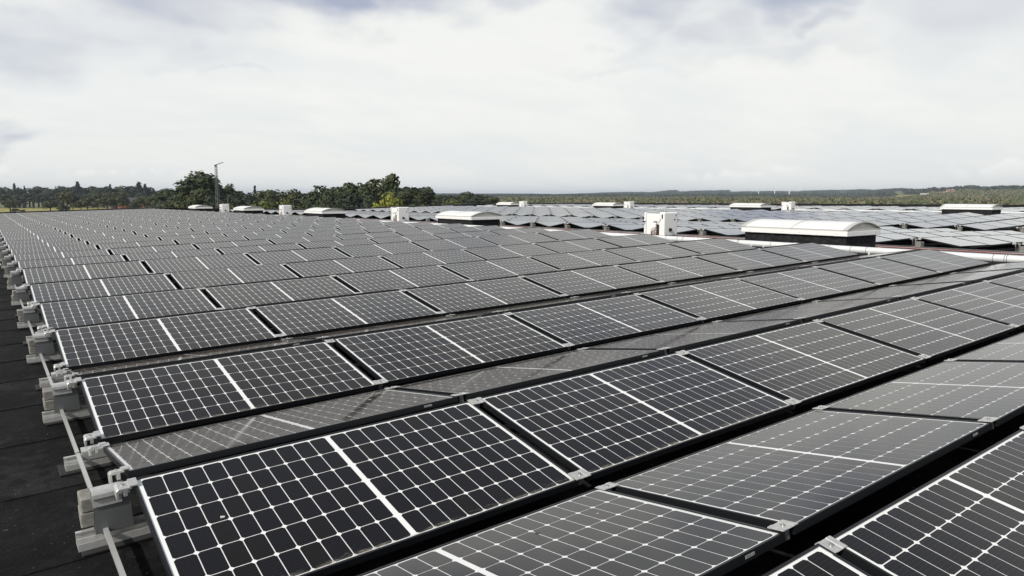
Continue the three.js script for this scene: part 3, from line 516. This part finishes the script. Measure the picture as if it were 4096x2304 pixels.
const groundMap = tex(512, 512, (x, y) => { const n = .5 * tnoise(x, y, 8, 41) + .3 * tnoise(x, y, 40, 42) + .2 * tnoise(x, y, 160, 43); return [70 + 40 * n, 78 + 36 * n, 44 + 20 * n]; }, true, 90, 90);
const fieldMap = tex(512, 512, (x, y) => { const n = .35 * tnoise(x, y, 6, 51) + .3 * tnoise(x, y, 60, 52) + .35 * tnoise(y * .02, x, 128, 53); return [118 + 46 * n, 116 + 36 * n, 56 + 26 * n]; }, true, 1, 1);
{
  const g = new THREE.CircleGeometry(14000, 96).rotateX(-Math.PI / 2); const m = mesh('ground', g, new THREE.MeshStandardMaterial({ map: groundMap, roughness: 1 })); m.position.set(0, GROUND, 0); m.userData.kind = 'structure';
  // rolling land to the right and behind
  const nb = 184, nr = 40, pos = [], uv = [], idx = [];
  for (let i = 0; i <= nb; i++) for (let j = 0; j <= nr; j++) { const b = -4 + 108 * i / nb, r = 2000 + 6800 * j / nr, [x, z] = at(b, r); pos.push(x, landY(b, r) + .3, z); uv.push(x / 400, z / 400); }
  for (let i = 0; i < nb; i++) for (let j = 0; j < nr; j++) { const a = i * (nr + 1) + j, c = a + nr + 1; idx.push(a, a + 1, c, c, a + 1, c + 1); }
  const h = new THREE.BufferGeometry(); h.setAttribute('position', new THREE.Float32BufferAttribute(pos, 3)); h.setAttribute('uv', new THREE.Float32BufferAttribute(uv, 2)); h.setIndex(idx); h.computeVertexNormals();
  const hm = groundMap.clone(); hm.repeat.set(1, 1); hm.needsUpdate = true;
  mesh('hills', h, new THREE.MeshStandardMaterial({ map: hm, roughness: 1, side: THREE.DoubleSide })).userData.kind = 'structure';
  // fields
  function field(name, b0, b1, r0, r1, lift, mat) { const p = [], t = [], ix = [], n = 14; for (let i = 0; i <= n; i++) for (const r of [r0, (r0 + r1) / 2, r1]) { const b = b0 + (b1 - b0) * i / n, [x, z] = at(b, r); p.push(x, landY(b, r) + lift, z); t.push(x / 120, z / 120); } for (let i = 0; i < n; i++) for (let j = 0; j < 2; j++) { const a = i * 3 + j; ix.push(a, a + 3, a + 1, a + 1, a + 3, a + 4); } const q = new THREE.BufferGeometry(); q.setAttribute('position', new THREE.Float32BufferAttribute(p, 3)); q.setAttribute('uv', new THREE.Float32BufferAttribute(t, 2)); q.setIndex(ix); q.computeVertexNormals(); mat.side = THREE.DoubleSide; const o = mesh(name, q, mat); o.userData.kind = 'structure'; }
  field('stubble_field', -6, 14, 420, 960, .06, new THREE.MeshStandardMaterial({ map: fieldMap, roughness: 1 }));
  field('stubble_field', 60.2, 66, 2200, 2650, 2.0, new THREE.MeshStandardMaterial({ map: fieldMap, roughness: 1 }));
}

// ---------------------------------------------------------------- trees
const leafMat = (r, g, b) => { const m = new THREE.MeshStandardMaterial({ roughness: .85, vertexColors: true, side: THREE.DoubleSide }); m.color.setRGB(r, g, b); return m; };
const barkMat = std(.05, .042, .034, .95);
function clumps(list, size, per) {   // list of [x, y, z, nx, ny, nz]
  const p = [], c = [], nrm = [];
  const A = new THREE.Vector3(), B = new THREE.Vector3(), N = new THREE.Vector3();
  for (const [x, y, z, nx, ny, nz] of list) {
    const t = rr(.6, 1.4), w = rr(.9, 1.12);
    for (let q = 0; q < per; q++) {
      N.set(nx + rr(-.9, .9), ny + rr(-.6, .9), nz + rr(-.9, .9)).normalize(); A.set(rr(-1, 1), rr(-1, 1), rr(-1, 1)).cross(N).normalize(); B.crossVectors(N, A);
      const nn = new THREE.Vector3(nx, ny, nz).multiplyScalar(1.5).add(N).normalize(), s = size * rr(.55, 1.3), ox = x + rr(-.5, .5) * size, oy = y + rr(-.5, .5) * size, oz = z + rr(-.5, .5) * size;
      const pt = (a, b) => { p.push(ox + A.x * a * s + B.x * b * s, oy + A.y * a * s + B.y * b * s, oz + A.z * a * s + B.z * b * s); nrm.push(nn.x, nn.y, nn.z); c.push(t * w, t, t * (2 - w) * .95); };
      const k = rr(.3, .7); pt(-.5, -.2); pt(.5 * k, -.5); pt(.45, .35); pt(-.5, -.2); pt(.45, .35); pt(-.3 * k, .5);
    }
  }
  const g = new THREE.BufferGeometry(); g.setAttribute('position', new THREE.Float32BufferAttribute(p, 3)); g.setAttribute('normal', new THREE.Float32BufferAttribute(nrm, 3)); g.setAttribute('color', new THREE.Float32BufferAttribute(c, 3)); return g;
}
function broadCrown(H, R, low, nl, n, size) {   // lobes inside an egg-shaped envelope
  const lobes = [], list = [], cy = (low + 1) / 2 * H, hy = (1 - low) / 2 * H;
  for (let i = 0; i < nl; i++) { const a = rr(0, 6.283), e = Math.asin(rr(-.75, 1)), q = rr(.45, .78); lobes.push([Math.cos(a) * Math.cos(e) * R * q, cy + Math.sin(e) * hy * q, Math.sin(a) * Math.cos(e) * R * q, R * rr(.26, .46)]); }
  lobes.push([0, cy + hy * .45, 0, R * .5]);
  for (let i = 0; i < n; i++) { const [x, y, z, r] = lobes[Math.floor(rnd() * lobes.length)]; const a = rr(0, 6.283), sy = rr(-.75, 1), cc = Math.sqrt(1 - sy * sy), q = r * rr(.72, 1.06), nx = Math.cos(a) * cc, nz = Math.sin(a) * cc; list.push([x + nx * q, y + sy * q * 1.05, z + nz * q, nx, sy, nz]); }
  return [clumps(list, size, 2), lobes];
}
function broadTree(H, R, low, nl, n, size) {
  const [crown, lobes] = broadCrown(H, R, low, nl, n, size), tr = R * .075, fork = H * (low + .12);
  const parts = [bar([0, 0, 0], [rr(-.1, .1), fork, rr(-.1, .1)], tr, tr * .75, 7)];
  for (const l of lobes.slice(0, 7)) parts.push(bar([0, fork * .96, 0], [l[0] * .8, l[1] - l[3] * .3, l[2] * .8], tr * .55, tr * .14, 5));
  return { crown, trunk: merge(parts), H, R };
}
function coniferTree(H, R) { const list = []; for (let i = 0; i < 420; i++) { const t = Math.pow(rnd(), 1.25), y = H * (.12 + .88 * t), rad = R * Math.pow(1 - t, .9) * (.75 + .3 * Math.sin(t * 60)) * Math.sqrt(rnd()), a = rr(0, 6.283); list.push([Math.cos(a) * rad, y - rad * .25, Math.sin(a) * rad, Math.cos(a), -.1, Math.sin(a)]); } return { crown: clumps(list, .8, 2), trunk: bar([0, 0, 0], [0, H, 0], .35, .04, 6), H, R }; }
const broadKinds = [broadTree(16, 4.2, .2, 12, 1500, .62), broadTree(16, 4.2, .25, 15, 1600, .6), broadTree(16, 4.2, .15, 10, 1400, .64), broadTree(16, 4.2, .3, 17, 1600, .58)];
const openKinds = [broadTree(12, 4.4, .34, 10, 620, .75), broadTree(12, 4.4, .38, 8, 560, .75), broadTree(12, 4.4, .3, 12, 680, .75)];
const bushKinds = [broadTree(12, 4.2, .05, 12, 1100, .55), broadTree(12, 4.2, .08, 10, 1000, .55)];
const coniferKinds = [coniferTree(25, 3.4), coniferTree(25, 3.0)];
const leaf = { dark: [leafMat(.028, .040, .021), leafMat(.024, .036, .022), leafMat(.036, .046, .020)], mid: [leafMat(.040, .054, .018), leafMat(.034, .048, .018), leafMat(.052, .060, .018)], light: [leafMat(.085, .105, .026), leafMat(.10, .10, .026)], yellow: [leafMat(.20, .215, .032), leafMat(.17, .195, .032)], field: [leafMat(.056, .062, .024), leafMat(.045, .053, .023)], conifer: [leafMat(.020, .033, .026)] };
const TREES = {
  dark: [ [19.9,988.5,24.1,6.3],[26.4,983.1,20.8,5],[33.1,978.1,20.4,5],[42.1,971.7,22.1,6.7],[50.2,965.8,22.5,5.9],[56.3,961.3,22.9,5.9],[65,954.7,22.1,5],[71.8,949.7,22.5,5.9],[79.3,944.3,23.3,5.9],[88.1,937.7,22.9,6.7],[94.8,932.7,22.5,5.9],[101.6,927.7,22.5,5.9],[108.4,922.7,22.9,5.9],[115.1,917.6,22.5,5],[127.5,908.9,25.4,9.3],[136,902,21.6,5],[141.5,898.1,22.9,5],[148.3,893.3,24.1,5],[153.4,888.8,20,5],[159.9,883.4,16.6,5.9],[169,877.3,20,8.4],[176.1,871.4,16.6,5],[13.3,942.1,17.3,5.6],[21.5,935.7,15.7,5.6],[27.9,930.9,14.9,4.8],[34.2,926,14.1,5.6],[42.7,920,15.7,5.6],[51,913.7,14.9,4.8],[57.4,909.1,15.7,4.8],[65.2,903.3,15.7,4.8],[81.7,890.8,14.1,4.8],[89,885.8,16.5,4.8],[94.7,881.4,15.7,4.8],[104.4,874.4,16.5,4.8],[111.4,869.1,16.5,4.8],[125.4,858.5,14.9,4.8],[135.8,851,15.7,4.8],[149.1,840.8,14.1,4.8],[154.8,836.4,13.3,4.8],[163.7,829.6,11.7,5.6],[61.6,221.3,13.7,2.7],[58.3,223.7,13.2,2.3],[55.6,225.7,13.2,2],[64.7,219,13.7,2],[70.1,214.9,13.2,2.5],[83.2,205.3,14.1,2.5],[86.4,202.8,13.2,2.7],[66.5,161.3,14.8,1.6],[68.2,159.9,14.1,1.8],[71.3,157.6,13.7,2.7],[80.3,151,14.4,2.7],[74.2,155.4,13.2,2.1],[81.8,149.7,13.4,2],[166.2,288,12.8,3.1],[170.1,285,12.4,3.1],[174.6,281.8,12.8,3.1],[179.6,278,12.8,3.1],[184,274.7,12.8,3.5],[187.6,272,12.1,3.1] ],
  conifer: [ [29.2,969.4,26.5,2.2],[38,962.5,24,1.5],[86.1,927.6,28.5,3.7],[114.9,905.7,25.7,2.1],[140.8,886.9,28.1,4.2],[146.3,882.5,26.1,2.9],[32.6,966.3,22.5,1.2],[66.3,941.4,23.4,1.2],[153.9,876.1,21.1,1.5],[80.1,264.6,17.1,0.9] ],
  field: [ [15.4,644.2,10.3,5.2],[18.9,640.6,4.2,2.5],[23.3,637.3,3.4,1.5],[39.4,626.4,10,4.4],[49.8,619.6,15.5,6.1],[46.5,620.8,7.5,3.3],[52.8,616.7,11.3,2.8],[57.8,612.9,10.8,3.6],[61.6,610.5,13.3,4.1],[67.8,606,14.1,4.1],[73.6,601.7,14.1,5],[79,597.9,14.9,5],[83,594.9,15.2,3.9],[89.7,589.1,9.7,3],[96.1,584.8,12.4,5],[105.7,577.4,10.8,5.2],[113.4,571.1,7.5,3.9] ],
  mid: [ [63,327.4,16.2,4.1],[56.9,244.7,20,4.8],[53.6,244.3,18.4,2.6],[59.5,245.1,19,2.4],[51.1,241.9,15.1,2.4],[51.7,232.6,14.6,2.5],[55.8,234.6,15.1,2.8],[61.5,246.8,15.6,2.2],[64.7,250.8,16.1,1.8],[67.2,249,16.5,2],[69.6,247.1,15.6,2.8],[75.4,242.7,15.6,3],[79.8,239.7,16.5,3.3],[81.6,237.9,14.4,2],[84.3,236,14.8,2.8],[91.8,230.9,17.5,3],[95.7,227.7,15.9,2.8],[98.9,225.6,16.9,3.8],[76,173.3,16.2,2.7],[85.5,185.4,18.1,2.3],[82.4,168.9,18.4,3.5],[85.5,166.6,18.3,2.3],[88.9,163.9,16.8,2.9],[90.2,162.5,14.3,1.9],[79.7,159.2,15.9,2.8],[75.2,160,15.3,2.4],[175,306.9,14.9,2.9],[178.5,304.2,14.7,2.9],[183,300.9,14.7,3.3],[187.7,297.4,14.3,3.3],[191.8,294.4,14.5,4],[196.6,290.8,14.5,3.7],[200.3,287.9,13.7,3.5],[202,286.5,12.7,2.2] ],
  light: [ [64.1,206.6,12.2,3.2],[75.4,198.6,14.3,1.9],[73.6,199.8,13.3,1.7],[70.2,202.1,12.4,1.9],[166,262.9,12,2.8],[157.3,269.2,11.6,2.6],[161.7,265.9,11.2,2] ],
  yellow: [ [68.2,134.8,13.9,1.7],[69.6,133.6,13,1.3],[66.6,135.8,12.8,1.3],[79,139,12.2,1] ],
};
const treeText = {
  dark: i => i < 40 || (i > 58 && i < 85) ? ['dark broadleaf tree in the continuous wood beyond the stubble field', 'wood beyond the field'] : ['dark low tree filling the foot of the near wood', 'dark trees of the near wood'],
  conifer: i => i < 9 ? ['dark pointed conifer rising above the wood beyond the field', 'conifers above the wood'] : ['single conifer poking above the trees between mast and wood', null],
  field: i => i === 2 ? ['small round bush alone at the near edge of the stubble field', null] : i === 0 ? ['spreading open tree at the far left edge of the field', null] : ['open crowned tree in the hedge line across the field', 'hedge trees across the field'],
  mid: i => i === 1 ? ['tallest broad green tree beside the lattice floodlight mast', null] : i < 8 ? ['green tree clustered round the tall tree by the mast', 'trees by the mast'] : i < 18 || (i > 33 && i < 46) ? ['green tree in the belt behind the left skylights', 'tree belt behind the skylights'] : i < 26 || (i > 45 && i < 58) ? ['big dark tree in the dome shaped wood', 'trees of the dome shaped wood'] : ['green tree in the lower wood at picture centre', 'trees of the lower wood'],
  light: i => i < 4 ? ['light green bushy tree low in the belt behind the skylights', 'light green trees in the belt'] : ['light green tree in front of the lower wood', 'light green trees by the lower wood'],
  yellow: i => i < 3 ? ['bright yellow-green tree behind the second nearest inverter', 'yellow-green clump'] : ['small yellow-green bush right of the yellow-green tree', null],
};
// undergrowth and second rows that close the woods
for (const [kind, b0, b1, n, d0, d1, h0, h1, w0, w1] of [['dark', .3, 11.6, 26, 960, 1000, 13, 17, 4.5, 6], ['dark', 10.5, 20.5, 12, 250, 275, 11, 14.5, 3, 4], ['mid', 12, 20.5, 12, 225, 245, 10.5, 13, 2.6, 3.6], ['dark', 20.2, 29.5, 14, 190, 215, 12.5, 15.5, 2.6, 3.4], ['mid', 20.4, 28.6, 12, 178, 190, 11.5, 14.5, 2.2, 3.0], ['mid', 28.6, 35.2, 12, 345, 375, 11.5, 13.6, 2.8, 3.6]])
  for (let i = 0; i < n; i++) { const [x, z] = at(b0 + (b1 - b0) * (i + rr(.2, .8)) / n, rr(d0, d1)); TREES[kind].push([x, -z, rr(h0, h1), rr(w0, w1)]); }
const treeRank = {};   // place of each tree in its group, from the left
for (const kind in TREES) TREES[kind].forEach(([u, v], i) => { const [, grp] = treeText[kind](i); if (grp) (treeRank[grp] ??= []).push([Math.atan2(u - EYE[0], v + EYE[2]), kind + i]); });
for (const k in treeRank) treeRank[k] = new Map(treeRank[k].sort((a, b) => a[0] - b[0]).map((e, i) => [e[1], i + 1]));
for (const kind in TREES) TREES[kind].forEach(([u, v, H, hw], i) => {
  const set = kind === 'conifer' ? coniferKinds : kind === 'field' ? (H < 8 ? bushKinds : openKinds) : kind === 'light' || kind === 'yellow' ? bushKinds : broadKinds, t = set[Math.floor(hash3(i, 5, kind.length) * set.length)];
  const [text, grp] = treeText[kind](i), many = grp && treeRank[grp].size > 1 && treeRank[grp].size < 24, label = many ? `${text}, ${ord(treeRank[grp].get(kind + i))} from left` : text, g = group(kind === 'conifer' ? 'conifer_tree' : 'broadleaf_tree', label, 'tree', grp);
  g.position.set(u, GROUND, -v); g.rotation.y = hash3(i, 6, 1) * 6.28; const s = hw * (kind === 'conifer' ? 2.4 : kind === 'field' ? 1.5 : 1.95) / t.R; g.scale.set(s, H * (kind === 'conifer' ? 1 : 1.06) / t.H, s);
  mesh('trunk', t.trunk, barkMat, g); mesh('crown', t.crown, leaf[kind][i % leaf[kind].length], g);
});

// far woodland that reads as one mass
{
  const list = []; for (let i = 0; i < 70; i++) { const a = rr(0, 6.283), sy = rr(-.3, 1), cc = Math.sqrt(1 - sy * sy); const q = rr(.75, 1.05); list.push([Math.cos(a) * cc * q, .55 + sy * .5 * q, Math.sin(a) * cc * q, Math.cos(a) * cc, sy, Math.sin(a) * cc]); }
  const crown = clumps(list, .42, 2);
  function wood(name, label, spots, mat) { const im = new THREE.InstancedMesh(crown, mat, spots.length), M = new THREE.Matrix4(), Q = new THREE.Quaternion(), Y = new THREE.Vector3(0, 1, 0), col = new THREE.Color(); spots.forEach(([b, r, R, h, c], i) => { const [x, z] = at(b, r); im.setMatrixAt(i, M.compose(new THREE.Vector3(x, landY(b, r) - .5, z), Q.setFromAxisAngle(Y, rr(0, 6.28)), new THREE.Vector3(R, h, R))); im.setColorAt(i, col.setRGB(...c)); }); im.name = numbered(name); im.castShadow = im.receiveShadow = true; scene.add(im); tag(im, label, 'woodland', null, 'stuff'); }
  const heath = [], hillW = [];
  for (let r = 640; r < 2500; r *= 1.026) { const step = Math.max(.16, 5.2 / r / D2R); for (let b = 33; b < 100; b += step) { const bb = b + rr(-.5, .5) * step, q = r * rr(.985, 1.015); if (bb > 59.8 && bb < 66.3 && q > 2100) continue; const n = noise3(bb * .9, q * .004, 2), h = (3.6 + 4.5 * n + rr(0, 2.2)) * (.75 + .25 * sstep(640, 1000, q)); const k = noise3(bb * 2.1, q * .011, 7), br = rr(.85, 1.15); const c = k > .56 ? [.155, .135, .078] : k > .4 ? [.13, .135, .062] : [.105, .12, .05]; heath.push([bb, q, rr(2.8, 4.6), h, c.map(x => x * br)]); } }
  for (let r = 2500; r < 6900; r *= 1.0125) { const step = 11 / r / D2R; for (let b = 20; b < 100; b += step) { const bb = b + rr(-.5, .5) * step, q = r * rr(.99, 1.01); if (q > crestR(bb) * 1.03) continue; if (bb > 59.8 && bb < 66.3 && q < 2720) continue; const open = noise3(bb * .8, q * .0012, 12); if (open > .74 && q < crestR(bb) * .9) continue; const br = rr(.7, 1.25); hillW.push([bb, q, rr(6, 9.5), rr(9, 15), [.036 * br, .048 * br, .030 * br]]); } }
  const wm = leafMat(1, 1, 1);
  wood('heath_woodland', 'low olive and brown heath woodland spreading beyond the right parapet', heath, wm);
  wood('hill_woodland', 'dark wooded hills along the hazy horizon on the right', hillW, wm);
  console.log('woods', heath.length, hillW.length);
}

// ---------------------------------------------------------------- houses, turbines, pylons, mast
function house(name, label, b, r, L, Wd, wallH, roofH, wallMat, roofMat, turn, extra) {
  const [x, z] = at(b, r), g = group(name, label, 'house'); g.position.set(x, landY(b, r) + .3, z); g.rotation.y = turn;
  mesh('wall', bx(L, wallH, Wd, 0, wallH / 2, 0), wallMat, g);
  const gs = new THREE.Shape(); gs.moveTo(-Wd / 2, 0); gs.lineTo(Wd / 2, 0); gs.lineTo(0, roofH); gs.closePath();
  mesh('gable', new THREE.ExtrudeGeometry(gs, { depth: L - .1, bevelEnabled: false }).rotateY(Math.PI / 2).translate(-L / 2 + .05, wallH + .002, 0), wallMat, g);
  const a = Math.atan2(roofH, Wd / 2), sl = Math.hypot(roofH, Wd / 2) + .5; for (const s of [-1, 1]) { const p = mesh('roof_slope', bx(L + .8, .25, sl), roofMat, g); p.position.set(0, wallH + roofH / 2 + .08, s * Wd / 4 * 1.02); p.rotation.x = s * a; }
  mesh('chimney', bx(.9, 2.4, .9, L * .2, wallH + roofH + .3, 0), wallMat, g);
  for (let i = 0; i < Math.floor(L / 4); i++) for (const s of [-1, 1]) mesh('window', bx(1.3, 1.4, .06, -L / 2 + 2 + i * 4, wallH * .6, s * (Wd / 2 + .03)), matGlassDark, g);
  if (extra) for (const ex of extra) { const gm = new THREE.Shape(), w = 2.8; gm.moveTo(-w, 0); gm.lineTo(w, 0); gm.lineTo(w, wallH); gm.lineTo(0, wallH + roofH * .86); gm.lineTo(-w, wallH); gm.closePath(); mesh('cross_gable', new THREE.ExtrudeGeometry(gm, { depth: 3, bevelEnabled: false }).translate(ex, 0, Wd / 2), brick, g); const aa = Math.atan2(roofH * .86, w), l2 = Math.hypot(roofH * .86, w) + .4; for (const s of [-1, 1]) { const p = mesh('cross_roof', bx(l2, .2, 5), roofMat, g); p.position.set(ex + s * w / 2, wallH + roofH * .43 + .1, Wd / 2 + .9); p.rotation.z = -s * aa; } }
}
const beigeDark = std(.10, .07, .055, .9), brick = std(.27, .09, .05, .9), greyRoof = std(.075, .077, .082, .8), whiteWall = std(.72, .71, .68, .8), redRoof = std(.20, .095, .065, .85), beige = std(.42, .40, .36, .8);
house('farmhouse', 'long farmhouse with orange brick gables and grey roof among the field trees', 8.3, 720, 30, 9, 6.6, 4.7, beigeDark, greyRoof, .12, [-7, 8]);
house('white_house', 'small white house above the brown stubble strip on the right', 64.25, 2755, 13, 9, 6, 6, whiteWall, beige, .9);
house('long_barn', 'long low pale roofed barn in the heath on the right', 66.75, 2150, 32, 11, 3.6, 3.0, whiteWall, beige, -1.2);
house('red_roofed_house', 'small red roofed house right of the pale barn', 67.62, 2180, 15, 9, 4, 4, whiteWall, redRoof, -1.1);
house('orange_roofed_house', 'white gabled house with orange roof on the wooded slope', 68.1, 2310, 20, 10, 5.5, 5.5, whiteWall, redRoof, -.9);
house('distant_house', 'tiny pale house among the trees near the right edge', 70.45, 2650, 13, 9, 5, 5, whiteWall, greyRoof, .4);
house('distant_house', 'tiny white building far off on the blue hills at centre', 37.3, 5300, 60, 20, 7, 3, whiteWall, whiteWall, .3);
house('distant_house', 'long white building far off left of the turbines', 46.6, 5200, 110, 20, 6, 2, whiteWall, whiteWall, .9);
function turbine(u, v, hub, R, spin, label) {
  const r = Math.hypot(u, v), b = Math.atan2(u, v) / D2R, base = landY(b, r) - 1, g = group('wind_turbine', label, 'wind turbine', 'wind turbines on the horizon'); g.position.set(u, base, -v); g.rotation.y = -b * D2R + .35;
  mesh('tower', new THREE.CylinderGeometry(1.5, 2.6, hub - base, 14).translate(0, (hub - base) / 2, 0), matWhite, g);
  mesh('nacelle', new RoundedBoxGeometry(2.6, 2.6, 8, 2, .8).translate(0, hub - base + .6, 0), matWhite, g);
  const rot = mesh('hub', new THREE.SphereGeometry(1.5, 12, 8), matWhite, g); rot.position.set(0, hub - base + .6, 4.6);
  for (let k = 0; k < 3; k++) { const s = new THREE.Shape(); s.moveTo(-.7, .8); s.lineTo(.7, .8); s.lineTo(1.5, R * .2); s.lineTo(.35, R); s.lineTo(-.15, R); s.lineTo(-.9, R * .2); s.closePath(); const bl = mesh('blade', new THREE.ExtrudeGeometry(s, { depth: .45, bevelEnabled: false }), matWhite, rot); bl.rotation.z = spin + k * 2.094; }
}
turbine(2971, 2032, 32, 16, .1, 'leftmost of the three white wind turbines standing together on the horizon');
turbine(3032, 1986, 32, 16, -.75, 'middle one of the three white wind turbines standing together');
turbine(3088, 1945, 31, 16, -.62, 'rightmost of the three white wind turbines standing together');
turbine(6600, 2400, 66, 26, .45, 'faint single wind turbine on the skyline near the right edge');
function pylon(b, r, h, label) { const [x, z] = at(b, r), y = landY(b, r), g = group('power_pylon', label, 'pylon', 'power pylons on the skyline'); g.position.set(x, y, z); g.rotation.y = .6; const l = []; for (const sx of [-1, 1]) for (const sz of [-1, 1]) l.push(bar([sx * 4, 0, sz * 4], [sx * .7, h, sz * .7], .35, .25, 4)); for (let i = 0; i < 8; i++) { const a = i / 8, c = (i + 1) / 8, w = t => 4 - 3.3 * t; for (const s of [-1, 1]) { l.push(bar([-w(a), h * a, s * w(a)], [w(c), h * c, s * w(c)], .18, .18, 4), bar([s * w(a), h * a, -w(a)], [s * w(c), h * c, w(c)], .18, .18, 4)); } } mesh('lattice_tower', merge(l), matAlDull, g); for (const [yy, w] of [[h * .8, 11], [h * .97, 8]]) mesh('cross_arm', merge([bar([-w, yy, 0], [w, yy, 0], .3, .3, 4), bar([-w, yy, 0], [0, yy + 2, 0], .2, .2, 4), bar([w, yy, 0], [0, yy + 2, 0], .2, .2, 4)]), matAlDull, g); }
pylon(68.06, 5200, 44, 'grey lattice power pylon on the skyline above the red roofs'); pylon(71.4, 5600, 46, 'grey lattice power pylon on the skyline at the far right');
{
  const g = group('floodlight_mast', 'slim grey lattice mast with a flat floodlight head beside the tall tree', 'mast'); const H = 20.2, w0 = .5, w1 = .16; g.position.set(39.8, GROUND, -157); g.rotation.y = .4;
  const w = t => w0 + (w1 - w0) * t, n = 34; const legs = [[-1, -1], [1, -1], [1, 1], [-1, 1]];
  for (const [a, c] of legs) mesh('leg', bar([a * w(0) / 1, 0, c * w(0)], [a * w(1), H, c * w(1)], .05, .04, 5), matAlDull, g);
  const l = []; for (let i = 0; i < n; i++) for (let q = 0; q < 4; q++) { const [a, c] = legs[q], [a2, c2] = legs[(q + 1) % 4], t = i / n, t2 = (i + 1) / n, f = (i + q) % 2; const p0 = f ? [a, c] : [a2, c2], p1 = f ? [a2, c2] : [a, c]; l.push(bar([p0[0] * w(t), t * H, p0[1] * w(t)], [p1[0] * w(t2), t2 * H, p1[1] * w(t2)], .02, .02, 4)); if (i % 2 === 0) l.push(bar([a * w(t), t * H, c * w(t)], [a2 * w(t), t * H, c2 * w(t)], .02, .02, 4)); }
  mesh('bracing', merge(l), matAlDull, g); mesh('platform', bx(1.4, .06, 1.2, 0, H * .27, 0), matAlDull, g);
  const hd = mesh('lamp_head', merge([bx(1.9, .12, .7, .55, 0, 0), bx(.5, .3, .3, -.2, -.15, 0)]), matAlDull, g); hd.position.set(.1, H + .2, 0); hd.rotation.z = .35; hd.rotation.y = -.6; mesh('lamp_glass', bx(1.5, .02, .5, .7, -.075, 0), std(.6, .62, .6, .15), hd); mesh('lamp_arm', bar([0, H - .5, 0], [.1, H + .2, 0], .06, .06, 6), matAlDull, g);
}
renderer.render(scene, camera);
